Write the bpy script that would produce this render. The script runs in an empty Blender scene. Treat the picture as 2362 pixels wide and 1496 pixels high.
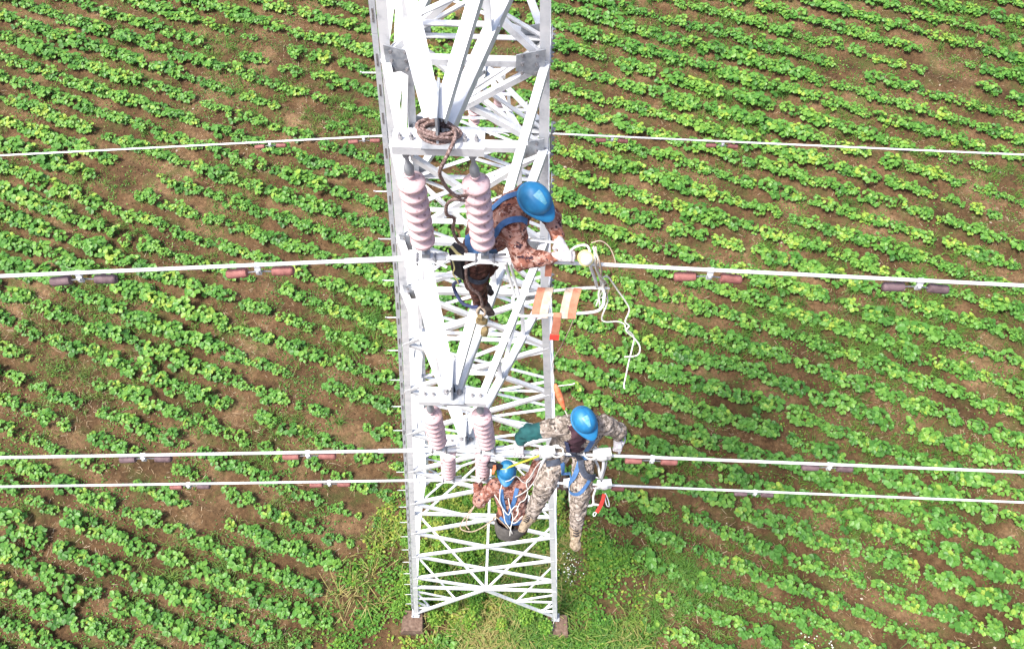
import bpy, bmesh, math, random
import numpy as np
from mathutils import Vector, Matrix
R = math.radians
random.seed(7); rng = np.random.default_rng(11)
scene = bpy.context.scene
col = scene.collection

# ------------------------------------------------------------------ camera
cam_d = bpy.data.cameras.new('camera'); cam = bpy.data.objects.new('camera', cam_d); col.objects.link(cam)
cam_d.sensor_width = 36.0; cam_d.lens = 36.0 * 2000.0 / 2362.0
cam_d.clip_start = 0.05; cam_d.clip_end = 2000
_p, _r = R(60), 0.028
fw = Vector((0, math.cos(_p), -math.sin(_p))); rt = Vector((1, 0, 0)); dn = fw.cross(rt)
rx = rt * math.cos(_r) - dn * math.sin(_r); dy = rt * math.sin(_r) + dn * math.cos(_r)
M = Matrix((( rx.x, -dy.x, -fw.x), (rx.y, -dy.y, -fw.y), (rx.z, -dy.z, -fw.z))).to_4x4()
M.translation = Vector((0.485, -6.69, 24.2)); cam.matrix_world = M
scene.camera = cam
# ------------------------------------------------------------------ world, sun, exposure
SUN_EL, SUN_AZ = 63.0, 242.0      # azimuth measured clockwise from +Y, where the sun stands
world = bpy.data.worlds.new('World'); scene.world = world; world.use_nodes = True
wn = world.node_tree; wn.nodes.clear()
wo = wn.nodes.new('ShaderNodeOutputWorld'); bg = wn.nodes.new('ShaderNodeBackground'); sky = wn.nodes.new('ShaderNodeTexSky')
sky.sky_type = 'NISHITA'; sky.sun_disc = False; sky.sun_elevation = R(SUN_EL); sky.sun_rotation = R(SUN_AZ)
sky.air_density = 1.0; sky.dust_density = 4.0; sky.ozone_density = 1.0
bg.inputs['Strength'].default_value = 0.11
wn.links.new(sky.outputs['Color'], bg.inputs['Color']); wn.links.new(bg.outputs['Background'], wo.inputs['Surface'])
sun_d = bpy.data.lights.new('sun', 'SUN'); sun = bpy.data.objects.new('sun', sun_d); col.objects.link(sun)
sun_d.energy = 2.7; sun_d.angle = R(12); sun_d.color = (1.0, 0.96, 0.9)
_sd = Vector((math.sin(R(SUN_AZ)) * math.cos(R(SUN_EL)), math.cos(R(SUN_AZ)) * math.cos(R(SUN_EL)), math.sin(R(SUN_EL))))
sun.rotation_euler = _sd.to_track_quat('Z', 'Y').to_euler(); sun.location = (0, 0, 60)
scene.view_settings.view_transform = 'Standard'; scene.view_settings.look = 'None'
scene.view_settings.gamma = 1.0; scene.view_settings.use_curve_mapping = False
scene.view_settings.exposure = 1.4

# ------------------------------------------------------------------ materials
def material(name, rough=0.6, metal=0.0, spec=0.4):
    m = bpy.data.materials.new(name); m.use_nodes = True
    b = m.node_tree.nodes['Principled BSDF']
    b.inputs['Roughness'].default_value = rough; b.inputs['Metallic'].default_value = metal
    b.inputs['Specular IOR Level'].default_value = spec
    return m, m.node_tree, b
def node(nt, kind, **kw):
    n = nt.nodes.new(kind)
    for k, v in kw.items():
        if k in n.inputs: n.inputs[k].default_value = v
        else: setattr(n, k, v)
    return n
def noise_ramp(nt, scale, stops, detail=4, rough=0.6, coord='Object', interp='LINEAR'):
    tc = node(nt, 'ShaderNodeTexCoord'); nz = node(nt, 'ShaderNodeTexNoise', Scale=scale, Detail=detail, Roughness=rough)
    rp = node(nt, 'ShaderNodeValToRGB'); rp.color_ramp.interpolation = interp
    el = rp.color_ramp.elements
    while len(el) < len(stops): el.new(0.5)
    for e, (p, c) in zip(el, stops): e.position = p; e.color = (*c, 1)
    nt.links.new(tc.outputs[coord], nz.inputs['Vector']); nt.links.new(nz.outputs['Fac'], rp.inputs['Fac'])
    return rp.outputs['Color'], nz.outputs['Fac'], tc
def noisy(name, stops, scale=8, rough=0.6, metal=0.0, bump=0.0, spec=0.4, detail=4, interp='LINEAR', bscale=None):
    m, nt, b = material(name, rough, metal, spec)
    c, f, tc = noise_ramp(nt, scale, stops, detail, interp=interp)
    nt.links.new(c, b.inputs['Base Color'])
    if bump:
        nb = node(nt, 'ShaderNodeTexNoise', Scale=bscale or scale * 4, Detail=4)
        bp = node(nt, 'ShaderNodeBump', Strength=bump, Distance=0.01)
        nt.links.new(tc.outputs['Object'], nb.inputs['Vector'])
        nt.links.new(nb.outputs['Fac'], bp.inputs['Height']); nt.links.new(bp.outputs['Normal'], b.inputs['Normal'])
    return m
MAT = {}
MAT['galv'] = noisy('galvanised_steel', [(0.28, (0.44, 0.45, 0.48)), (0.42, (0.64, 0.65, 0.67)), (0.7, (0.76, 0.76, 0.77))], 7, 0.5, 0.15, 0.05, detail=8)
MAT['galv_dull'] = noisy('weathered_zinc', [(0.3, (0.22, 0.24, 0.27)), (0.55, (0.36, 0.38, 0.41)), (0.75, (0.46, 0.47, 0.5))], 14, 0.5, 0.4, 0.08)
MAT['rail'] = noisy('grey_zinc_rail', [(0.3, (0.42, 0.44, 0.47)), (0.55, (0.54, 0.56, 0.59)), (0.75, (0.6, 0.61, 0.63))], 14, 0.5, 0.2, 0.08)
MAT['bolt'] = noisy('bolt_steel', [(0.3, (0.16, 0.16, 0.17)), (0.6, (0.36, 0.35, 0.36)), (0.8, (0.36, 0.25, 0.2))], 30, 0.4, 0.6)
MAT['wire'] = noisy('aluminium_wire', [(0.3, (0.66, 0.66, 0.66)), (0.7, (0.8, 0.8, 0.79))], 20, 0.45, 0.1)
MAT['porcelain'] = noisy('dusty_porcelain', [(0.34, (0.26, 0.15, 0.15)), (0.43, (0.54, 0.37, 0.38)), (0.75, (0.60, 0.43, 0.44))], 34, 0.35, 0, 0.05, 0.5, 8)
MAT['weight_red'] = noisy('red_damper_paint', [(0.3, (0.15, 0.055, 0.045)), (0.5, (0.25, 0.095, 0.085)), (0.75, (0.31, 0.135, 0.12))], 14, 0.7, 0, 0.3, detail=8)
MAT['weight_grey'] = noisy('purple_grey_damper_paint', [(0.3, (0.07, 0.045, 0.05)), (0.5, (0.13, 0.085, 0.095)), (0.75, (0.18, 0.12, 0.13))], 14, 0.75, 0, 0.3, detail=8)
MAT['rust_rope'] = noisy('rusty_steel_rope', [(0.35, (0.06, 0.035, 0.03)), (0.5, (0.19, 0.12, 0.105)), (0.65, (0.4, 0.3, 0.28))], 90, 0.6, 0.2, 0.5)
MAT['white_rope'] = noisy('white_cotton_rope', [(0.3, (0.48, 0.46, 0.41)), (0.7, (0.74, 0.72, 0.67))], 50, 0.9, 0, 0.4)
MAT['tan_rope'] = noisy('tan_rope', [(0.3, (0.22, 0.16, 0.11)), (0.7, (0.46, 0.37, 0.28))], 50, 0.9, 0, 0.4)
MAT['orange'] = noisy('orange_webbing', [(0.3, (0.36, 0.12, 0.07)), (0.7, (0.47, 0.20, 0.125))], 16, 0.85, 0, 0.3)
MAT['cream'] = noisy('cream_webbing', [(0.3, (0.40, 0.28, 0.21)), (0.7, (0.52, 0.42, 0.34))], 20, 0.85, 0, 0.3)
MAT['red'] = noisy('red_webbing', [(0.3, (0.45, 0.03, 0.02)), (0.7, (0.6, 0.06, 0.04))], 20, 0.8, 0, 0.2)
MAT['hiviz'] = noisy('orange_hiviz', [(0.3, (0.65, 0.10, 0.02)), (0.6, (0.72, 0.24, 0.12)), (0.8, (0.7, 0.55, 0.45))], 20, 0.7, 0, 0.2)
MAT['yellow'] = noisy('yellow_nylon', [(0.3, (0.52, 0.44, 0.16)), (0.7, (0.62, 0.56, 0.28))], 20, 0.5)
MAT['yellow_strap'] = noisy('yellow_strap', [(0.3, (0.5, 0.48, 0.03)), (0.7, (0.62, 0.6, 0.08))], 20, 0.7)
MAT['white_plastic'] = noisy('white_painted_metal', [(0.3, (0.62, 0.62, 0.6)), (0.7, (0.76, 0.76, 0.74))], 14, 0.45)
MAT['brass'] = noisy('brass', [(0.3, (0.24, 0.17, 0.07)), (0.7, (0.46, 0.36, 0.19))], 20, 0.4, 0.6)
MAT['black'] = noisy('black_nylon', [(0.3, (0.012, 0.011, 0.014)), (0.7, (0.03, 0.027, 0.035))], 20, 0.7, 0, 0.2)
MAT['navy'] = noisy('navy_webbing', [(0.3, (0.02, 0.025, 0.07)), (0.7, (0.045, 0.06, 0.14))], 20, 0.75, 0, 0.2)
MAT['blue_strap'] = noisy('blue_webbing', [(0.3, (0.03, 0.09, 0.22)), (0.7, (0.07, 0.17, 0.36))], 20, 0.7, 0, 0.2)
MAT['slate'] = noisy('slate_webbing', [(0.3, (0.02, 0.025, 0.04)), (0.7, (0.05, 0.062, 0.09))], 20, 0.75, 0, 0.2)
MAT['canvas'] = noisy('grey_canvas', [(0.3, (0.07, 0.065, 0.06)), (0.7, (0.13, 0.12, 0.11))], 20, 0.9, 0, 0.4)
MAT['helmet'] = noisy('blue_helmet_shell', [(0.3, (0.01, 0.12, 0.28)), (0.6, (0.014, 0.16, 0.34)), (0.8, (0.05, 0.23, 0.38))], 16, 0.5, 0, 0.04, 0.45, 6)
MAT['helmet_badge'] = noisy('helmet_badge', [(0.35, (0.05, 0.24, 0.37)), (0.65, (0.17, 0.34, 0.40))], 40, 0.4)
MAT['skin'] = noisy('skin', [(0.3, (0.28, 0.13, 0.085)), (0.7, (0.36, 0.18, 0.12))], 20, 0.6)
MAT['eye'] = noisy('eye', [(0.3, (0.01, 0.008, 0.007)), (0.7, (0.02, 0.015, 0.012))], 20, 0.2)
MAT['glove'] = noisy('white_cotton_glove', [(0.3, (0.36, 0.33, 0.35)), (0.6, (0.55, 0.52, 0.53))], 30, 0.95, 0, 0.6, bscale=260)
MAT['teal'] = noisy('teal_sleeve', [(0.3, (0.008, 0.055, 0.06)), (0.7, (0.015, 0.10, 0.10))], 12, 0.85, 0, 0.3)
MAT['maroon'] = noisy('maroon_shirt', [(0.3, (0.03, 0.012, 0.02)), (0.7, (0.06, 0.025, 0.036))], 12, 0.9, 0, 0.3)
MAT['boot_brown'] = noisy('brown_boot', [(0.3, (0.02, 0.012, 0.01)), (0.7, (0.06, 0.04, 0.032))], 30, 0.7, 0, 0.3)
MAT['boot_tan'] = noisy('tan_camo_boot', [(0.35, (0.10, 0.075, 0.04)), (0.5, (0.26, 0.2, 0.14)), (0.65, (0.34, 0.28, 0.2))], 40, 0.8, 0, 0.3)
MAT['concrete'] = noisy('stained_concrete', [(0.3, (0.06, 0.035, 0.025)), (0.55, (0.14, 0.09, 0.065)), (0.8, (0.22, 0.165, 0.13))], 9, 0.9, 0, 0.6, detail=8)

def camo(name, cols, scale, pix=None):
    """printed cloth: blotches of four colours from two noise fields, optionally cut into square pixels"""
    m, nt, b = material(name, 0.9, 0, 0.2)
    tc = node(nt, 'ShaderNodeTexCoord'); vec = tc.outputs['Object']
    if pix:
        sn = node(nt, 'ShaderNodeVectorMath', operation='SNAP'); sn.inputs[1].default_value = (pix,) * 3
        nt.links.new(vec, sn.inputs[0]); pv = sn.outputs[0]
    else:
        pv = vec
    cur = None
    for i, c in enumerate(cols):
        if i == 0:
            rgb = node(nt, 'ShaderNodeRGB'); rgb.outputs[0].default_value = (*c[0], 1); cur = rgb.outputs[0]; continue
        mp = node(nt, 'ShaderNodeMapping'); mp.inputs['Location'].default_value = (i * 7.3, i * 3.1, i * 5.7)
        mp.inputs['Scale'].default_value = (1.0, 1.0, 1.5)
        nz = node(nt, 'ShaderNodeTexNoise', Scale=scale * c[2], Detail=5, Roughness=0.68)
        nt.links.new(pv, mp.inputs['Vector']); nt.links.new(mp.outputs['Vector'], nz.inputs['Vector'])
        rp = node(nt, 'ShaderNodeValToRGB'); rp.color_ramp.elements[0].position = c[1]; rp.color_ramp.elements[1].position = c[1] + 0.02
        nt.links.new(nz.outputs['Fac'], rp.inputs['Fac'])
        mx = node(nt, 'ShaderNodeMix', data_type='RGBA'); mx.inputs['B'].default_value = (*c[0], 1)
        nt.links.new(rp.outputs['Color'], mx.inputs['Factor']); nt.links.new(cur, mx.inputs['A']); cur = mx.outputs['Result']
    nt.links.new(cur, b.inputs['Base Color'])
    nb = node(nt, 'ShaderNodeTexNoise', Scale=34.0, Detail=3); bp = node(nt, 'ShaderNodeBump', Strength=0.5, Distance=0.012)
    nt.links.new(vec, nb.inputs['Vector']); nt.links.new(nb.outputs['Fac'], bp.inputs['Height']); nt.links.new(bp.outputs['Normal'], b.inputs['Normal'])
    return m
MAT['camo_red'] = camo('reddish_camouflage', [((0.21, 0.082, 0.058),), ((0.33, 0.185, 0.15), 0.48, 1.0), ((0.095, 0.032, 0.022), 0.55, 1.3), ((0.03, 0.016, 0.024), 0.585, 1.1), ((0.44, 0.34, 0.30), 0.61, 1.7)], 12)
MAT['camo_dark'] = camo('dark_reddish_camouflage', [((0.07, 0.03, 0.022),), ((0.15, 0.065, 0.048), 0.5, 1.0), ((0.03, 0.014, 0.012), 0.56, 1.3), ((0.2, 0.12, 0.1), 0.63, 1.6)], 11)
MAT['camo_grey'] = camo('grey_tan_pixel_camouflage', [((0.235, 0.195, 0.165),), ((0.36, 0.31, 0.275), 0.50, 1.0), ((0.12, 0.098, 0.082), 0.53, 1.3), ((0.05, 0.043, 0.04), 0.575, 1.2)], 15, 0.011)

# leaf material: hue varies leaf by leaf (attribute 'tint') and plant by plant
def leaf_material(name, stops, trans=0.25, rough=0.45):
    m, nt, b = material(name, rough, 0, 0.35)
    at = node(nt, 'ShaderNodeAttribute', attribute_name='tint')
    rp = node(nt, 'ShaderNodeValToRGB'); el = rp.color_ramp.elements
    while len(el) < len(stops): el.new(0.5)
    for e, (p, c) in zip(el, stops): e.position = p; e.color = (*c, 1)
    oi = node(nt, 'ShaderNodeObjectInfo'); ma = node(nt, 'ShaderNodeMath', operation='MULTIPLY_ADD'); ma.inputs[1].default_value = 0.24; ad = node(nt, 'ShaderNodeMath', operation='SUBTRACT'); ad.inputs[1].default_value = 0.12
    nt.links.new(oi.outputs['Random'], ma.inputs[0]); nt.links.new(at.outputs['Fac'], ma.inputs[2]); nt.links.new(ma.outputs[0], ad.inputs[0]); nt.links.new(ad.outputs[0], rp.inputs['Fac'])
    nt.links.new(rp.outputs['Color'], b.inputs['Base Color'])
    tr = node(nt, 'ShaderNodeBsdfTranslucent'); mx = node(nt, 'ShaderNodeMixShader'); mx.inputs[0].default_value = trans
    out = nt.nodes['Material Output']
    nt.links.new(rp.outputs['Color'], tr.inputs['Color'])
    nt.links.new(b.outputs['BSDF'], mx.inputs[1]); nt.links.new(tr.outputs['BSDF'], mx.inputs[2]); nt.links.new(mx.outputs['Shader'], out.inputs['Surface'])
    return m
MAT['leaf'] = leaf_material('bean_leaf', [(0.0, (0.036, 0.12, 0.02)), (0.45, (0.088, 0.235, 0.036)), (0.8, (0.16, 0.315, 0.048)), (1.0, (0.28, 0.38, 0.055))])
MAT['grass'] = leaf_material('grass_blade', [(0.0, (0.035, 0.10, 0.015)), (0.5, (0.08, 0.19, 0.026)), (0.8, (0.16, 0.24, 0.04)), (1.0, (0.30, 0.26, 0.09))], 0.2, 0.6)
MAT['weed'] = leaf_material('weed_leaf', [(0.0, (0.035, 0.11, 0.016)), (0.5, (0.08, 0.22, 0.028)), (0.85, (0.16, 0.29, 0.035)), (1.0, (0.30, 0.33, 0.06))], 0.2, 0.6)
MAT['straw'] = leaf_material('straw', [(0.0, (0.16, 0.10, 0.055)), (0.6, (0.34, 0.25, 0.15)), (1.0, (0.52, 0.44, 0.31))], 0.0, 0.9)
MAT['petal'] = noisy('white_petal', [(0.3, (0.66, 0.66, 0.58)), (0.7, (0.78, 0.78, 0.72))], 20, 0.8)
MAT['stone'] = noisy('pale_stone', [(0.3, (0.26, 0.2, 0.15)), (0.7, (0.46, 0.4, 0.33))], 20, 0.9)

def soil():
    m, nt, b = material('field_soil', 0.95, 0, 0.15)
    tc = node(nt, 'ShaderNodeTexCoord')
    def nz(s, d, r=0.65, off=0):
        mp = node(nt, 'ShaderNodeMapping'); mp.inputs['Location'].default_value = (off, off * 1.7, 0)
        n = node(nt, 'ShaderNodeTexNoise', Scale=s, Detail=d, Roughness=r); nt.links.new(tc.outputs['Object'], mp.inputs['Vector'])
        nt.links.new(mp.outputs['Vector'], n.inputs['Vector']); return n.outputs['Fac']
    def ramp(f, stops):
        rp = node(nt, 'ShaderNodeValToRGB'); el = rp.color_ramp.elements
        while len(el) < len(stops): el.new(0.5)
        for e, (p, c) in zip(el, stops): e.position = p; e.color = (*c, 1)
        nt.links.new(f, rp.inputs['Fac']); return rp.outputs['Color']
    def mix(f, a, c, mode='MIX'):
        mx = node(nt, 'ShaderNodeMix', data_type='RGBA', blend_type=mode)
        for s, v in (('Factor', f), ('A', a), ('B', c)):
            if hasattr(v, 'links'): nt.links.new(v, mx.inputs[s])
            else: mx.inputs[s].default_value = v
        return mx.outputs['Result']
    base = ramp(nz(0.55, 6), [(0.3, (0.04, 0.024, 0.012)), (0.5, (0.095, 0.056, 0.028)), (0.72, (0.20, 0.128, 0.07))])
    fine = ramp(nz(9, 8, 0.75, 3), [(0.3, (0.45, 0.42, 0.4)), (0.52, (1, 1, 1)), (0.72, (1.7, 1.65, 1.6))])
    c = mix(1.0, base, fine, 'MULTIPLY')
    moss = ramp(nz(1.1, 5, 0.7, 9), [(0.5, (0, 0, 0)), (0.66, (0.6, 0.6, 0.6))])
    c = mix(moss, c, (0.055, 0.075, 0.02, 1))
    nt.links.new(c, b.inputs['Base Color'])
    bp = node(nt, 'ShaderNodeBump', Strength=0.9, Distance=0.05); nt.links.new(nz(14, 9, 0.75, 5), bp.inputs['Height'])
    nt.links.new(bp.outputs['Normal'], b.inputs['Normal'])
    return m
MAT['soil'] = soil()

# ------------------------------------------------------------------ mesh helpers
def tag(o, label=None, cat=None, group=None, kind=None):
    if label: o['label'] = label
    if cat: o['category'] = cat
    if group: o['group'] = group
    if kind: o['kind'] = kind
    return o
def link(name, me, parent=None, mats=()):
    o = bpy.data.objects.new(name, me); col.objects.link(o)
    for m in mats: me.materials.append(m)
    if parent: o.parent = parent
    return o
def empty(name, loc=(0, 0, 0)):
    o = bpy.data.objects.new(name, None); o.location = loc; o.empty_display_size = 0.1; col.objects.link(o)
    return o
class MB:
    """collects shapes of ONE part, in world coordinates"""
    def __init__(s): s.v = []; s.f = []; s.mi = []
    def add(s, vs, fs, mi=0):
        n = len(s.v); s.v += [tuple(v) for v in vs]; s.f += [tuple(n + i for i in f) for f in fs]; s.mi += [mi] * len(fs); return s
    def prism(s, p0, p1, prof, u, v, mi=0):
        p0, p1, u, v = Vector(p0), Vector(p1), Vector(u), Vector(v); n = len(prof)
        vs = [p0 + u * a + v * b for a, b in prof] + [p1 + u * a + v * b for a, b in prof]
        fs = [(i, (i + 1) % n, n + (i + 1) % n, n + i) for i in range(n)] + [tuple(range(n))[::-1], tuple(range(n, 2 * n))]
        return s.add(vs, fs, mi)
    def box(s, c, sx, sy, sz, rot=None, mi=0):
        c = Vector(c); q = rot or Matrix.Identity(3)
        vs = [c + q @ Vector((a * sx / 2, b * sy / 2, d * sz / 2)) for a in (-1, 1) for b in (-1, 1) for d in (-1, 1)]
        return s.add(vs, [(0, 1, 3, 2), (4, 6, 7, 5), (0, 4, 5, 1), (2, 3, 7, 6), (0, 2, 6, 4), (1, 5, 7, 3)], mi)
    def tube(s, pts, r, n=8, mi=0, cap=True, closed=False):
        pts = [Vector(p) for p in pts]; m = len(pts); rs = r if isinstance(r, (list, tuple)) else [r] * m
        base = []; prev = None
        for i, p in enumerate(pts):
            t = (pts[(i + 1) % m if closed else min(i + 1, m - 1)] - pts[(i - 1) % m if closed else max(i - 1, 0)])
            if t.length < 1e-9: t = Vector((0, 0, 1))
            t.normalize()
            if prev is None: a = t.orthogonal().normalized()
            else:
                a = prev - t * prev.dot(t); a = a.normalized() if a.length > 1e-6 else t.orthogonal().normalized()
            prev = a; b = t.cross(a)
            base.append([p + (a * math.cos(2 * math.pi * k / n) + b * math.sin(2 * math.pi * k / n)) * rs[i] for k in range(n)])
        vs = [v for ring in base for v in ring]; fs = []
        for i in range(m if closed else m - 1):
            j = (i + 1) % m
            for k in range(n): fs.append((i * n + k, i * n + (k + 1) % n, j * n + (k + 1) % n, j * n + k))
        if cap and not closed: fs += [tuple(range(n))[::-1], tuple((m - 1) * n + k for k in range(n))]
        return s.add(vs, fs, mi)
    def lathe(s, c, axis, prof, n=20, mi=0):
        c = Vector(c); ax = Vector(axis).normalized(); a = ax.orthogonal().normalized(); b = ax.cross(a)
        vs = []; fs = []
        for r, h in prof:
            for k in range(n): vs.append(c + ax * h + (a * math.cos(2 * math.pi * k / n) + b * math.sin(2 * math.pi * k / n)) * max(r, 1e-4))
        for i in range(len(prof) - 1):
            for k in range(n): fs.append((i * n + k, i * n + (k + 1) % n, (i + 1) * n + (k + 1) % n, (i + 1) * n + k))
        fs += [tuple(range(n))[::-1], tuple((len(prof) - 1) * n + k for k in range(n))]
        return s.add(vs, fs, mi)
    def mesh(s, name, origin=(0, 0, 0), smooth=False):
        me = bpy.data.meshes.new(name); o = Vector(origin)
        me.from_pydata([(v[0] - o.x, v[1] - o.y, v[2] - o.z) for v in s.v], [], s.f)
        me.polygons.foreach_set('material_index', s.mi)
        if smooth: me.polygons.foreach_set('use_smooth', [True] * len(s.f))
        me.update(); return me
    def build(s, name, mat, parent=None, smooth=False, auto=None):
        """geometry is in world coordinates; the parent Empty may stand anywhere (unrotated)"""
        org = parent_origin(parent) if parent else (Vector(s.v[0]) * 0 + sum((Vector(v) for v in s.v), Vector()) / len(s.v))
        me = s.mesh(name, org, smooth)
        o = link(name, me, parent, mat if isinstance(mat, (list, tuple)) else [mat])
        if not parent: o.location = org
        if auto is not None:
            me.polygons.foreach_set('use_smooth', [True] * len(s.f)); me.set_sharp_from_angle(angle=R(auto))
        return o
def parent_origin(p):
    o = Vector()
    while p is not None: o = o + p.location; p = p.parent
    return o
def spline(pts, n=8, closed=False):
    pts = [Vector(p) for p in pts]; out = []; m = len(pts)
    for i in range(m if closed else m - 1):
        g = lambda k: pts[k % m] if closed else pts[max(0, min(m - 1, k))]
        a, b, c, d = g(i - 1), g(i), g(i + 1), g(i + 2)
        for k in range(n):
            t = k / n
            out.append(0.5 * ((2 * b) + (c - a) * t + (2 * a - 5 * b + 4 * c - d) * t * t + (3 * b - a - 3 * c + d) * t ** 3))
    if not closed: out.append(pts[-1])
    return out
def lerp(a, b, t): return Vector(a) * (1 - t) + Vector(b) * t
def angle_profile(a, t): return [(0, 0), (a, 0), (a, t), (t, t), (t, a), (0, a)]

# ------------------------------------------------------------------ ground
ROW_A, ROW_S, ROW_K = R(19.0), 0.74, 0.0115
sa, ca = math.sin(ROW_A), math.cos(ROW_A)
_tab = rng.random((256, 256))
def vnoise(x, y, s, off=0.0):
    x = np.asarray(x) * s + off + 500; y = np.asarray(y) * s + off * 1.3 + 500
    i = np.floor(x).astype(int); j = np.floor(y).astype(int); u = x - i; v = y - j
    u = u * u * (3 - 2 * u); v = v * v * (3 - 2 * v)
    t = lambda a, b: _tab[a % 256, b % 256]
    return (t(i, j) * (1 - u) + t(i + 1, j) * u) * (1 - v) + (t(i, j + 1) * (1 - u) + t(i + 1, j + 1) * u) * v
def row_q(x, y): return x * sa + y * ca + 0.0012 * x * np.abs(x) + 0.25 * (vnoise(x, y, 0.06, 9) - 0.5) + 0.22 * (vnoise(x, y, 0.35, 13) - 0.5)
def row_phase(q): return np.log(np.maximum(ROW_S + ROW_K * (q + 5), 0.25) / ROW_S) / ROW_K          # whole numbers on the ridges
def row_centre(n): return ROW_S * (np.exp(n * ROW_K) - 1) / ROW_K - 5
def clear_mask(x, y):
    """1 in the uncultivated patch round the tower's feet, 0 in the field"""
    d = ((x - 0.1) / 4.1) ** 2 + ((y + 3.4) / 5.0) ** 2 + 0.7 * (vnoise(x, y, 0.7, 4) - 0.5)
    return np.clip((1.25 - d) / 0.35, 0, 1)
def ground_h(x, y):
    q = row_q(x, y); m = 1 - clear_mask(x, y)
    far = np.clip((60 - np.hypot(x, y)) / 20, 0, 1)
    ridge = 0.055 * np.cos(2 * np.pi * row_phase(q)) * m
    return far * (ridge + 0.07 * (vnoise(x, y, 2.2) - 0.5) + 0.05 * (vnoise(x, y, 5.5, 3) - 0.5) + 0.035 * (vnoise(x, y, 12, 7) - 0.5))
def axis_coords(lo, hi, step, outer):
    inner = np.arange(lo, hi + step, step); ext = np.array([1, 3, 8, 20, 50, 120, 300.0]); ext = ext[ext <= outer]
    return np.concatenate([lo - ext[::-1], inner, inner[-1] + ext])
gx = axis_coords(-25, 26, 0.11, 300); gy = axis_coords(-6, 28, 0.11, 300)
GX, GY = np.meshgrid(gx, gy, indexing='ij'); GZ = ground_h(GX, GY)
def np_mesh(name, verts, quads=None, tris=None, tint=None, smooth=False):
    me = bpy.data.meshes.new(name); verts = np.asarray(verts, np.float32)
    me.vertices.add(len(verts)); me.vertices.foreach_set('co', verts.ravel())
    arr = quads if quads is not None else tris; k = arr.shape[1]
    me.loops.add(arr.size); me.loops.foreach_set('vertex_index', arr.ravel().astype(np.int32))
    me.polygons.add(len(arr)); me.polygons.foreach_set('loop_start', np.arange(0, arr.size, k, dtype=np.int32))
    me.polygons.foreach_set('loop_total', np.full(len(arr), k, np.int32))
    me.polygons.foreach_set('use_smooth', np.full(len(arr), smooth))
    if tint is not None:
        at = me.attributes.new('tint', 'FLOAT', 'POINT'); at.data.foreach_set('value', np.asarray(tint, np.float32))
    me.update(calc_edges=True); return me
n0, n1 = GX.shape
idx = np.arange(n0 * n1).reshape(n0, n1)
gq = np.stack([idx[:-1, :-1], idx[1:, :-1], idx[1:, 1:], idx[:-1, 1:]], -1).reshape(-1, 4)
g = link('field_ground', np_mesh('field_ground', np.stack([GX, GY, GZ], -1).reshape(-1, 3), gq, smooth=True), None, [MAT['soil']])
tag(g, 'brown ridged field soil under the crop rows', 'ground', kind='structure')

# ------------------------------------------------------------------ crop
def rot_from(n, spin):
    """rows = local x,y,z axes for a leaf whose normal is n, pointing along azimuth spin"""
    n = n / np.linalg.norm(n); d = np.array([math.cos(spin), math.sin(spin), 0.0]); d -= n * d.dot(n); d /= np.linalg.norm(d)
    return np.stack([d, np.cross(n, d), n])
LEAF = np.array([[0, 0, 0], [0.28, 0.40, 0.06], [0.68, 0.42, 0.05], [1.0, 0, -0.10], [0.68, -0.42, 0.05], [0.28, -0.40, 0.06], [0.5, 0, -0.03]])
LEAFQ = np.array([[0, 6, 2, 1], [6, 3, 2, 2], [0, 5, 4, 6], [6, 4, 3, 3]])
LEAFT = np.array([[0, 6, 1], [1, 6, 2], [6, 3, 2], [0, 5, 6], [5, 4, 6], [4, 3, 6]])
def make_plant(r):
    V = []; T = []; tint = []; n = 0
    base_t = r.normal(0.40, 0.06); lf = r.uniform(0.85, 1.1); wd = r.uniform(0.13, 0.195); tall = r.uniform(0.24, 0.34)
    for k in range(r.integers(8, 13)):
        az = r.uniform(0, 2 * math.pi); rad = wd * math.sqrt(r.uniform(0.0, 1)); ht = tall - 0.75 * rad * r.uniform(0.7, 1.2) + r.normal(0, 0.035)
        c = np.array([rad * math.cos(az), rad * math.sin(az), max(ht, 0.07)])
        tl = np.clip(base_t + r.normal(0, 0.14) + (0.18 if rad < 0.1 else 0), 0.02, 0.98)
        size = r.uniform(0.095, 0.145) * lf * (0.85 if rad < 0.06 else 1)
        for j in (-1, 0, 1):
            sp = az + j * 1.25 + r.normal(0, 0.25)
            nrm = np.array([math.cos(sp) * 0.28, math.sin(sp) * 0.28, 1.0]) + r.normal(0, 0.25, 3)
            Rm = rot_from(nrm, sp); L = LEAF * size * r.uniform(0.8, 1.15)
            V.append(L @ Rm + c + np.array([math.cos(sp), math.sin(sp), 0]) * 0.018)
            T.append(LEAFT + n); n += len(LEAF); tint += [np.clip(tl + r.normal(0, 0.06), 0, 1)] * len(LEAF)
        # petiole: a thin blade from the stem foot to the leaf
        d = np.array([-math.sin(az), math.cos(az), 0]) * 0.004
        V.append(np.array([-d, d, c + d, c - d])); T.append(np.array([[0, 1, 2], [0, 2, 3]]) + n); n += 4; tint += [0.5] * 4
    return np.concatenate(V), np.concatenate(T), np.array(tint)
variants = [make_plant(np.random.default_rng(100 + i)) for i in range(16)]
spots = []
qs = row_centre(np.arange(-14, 46))
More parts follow.
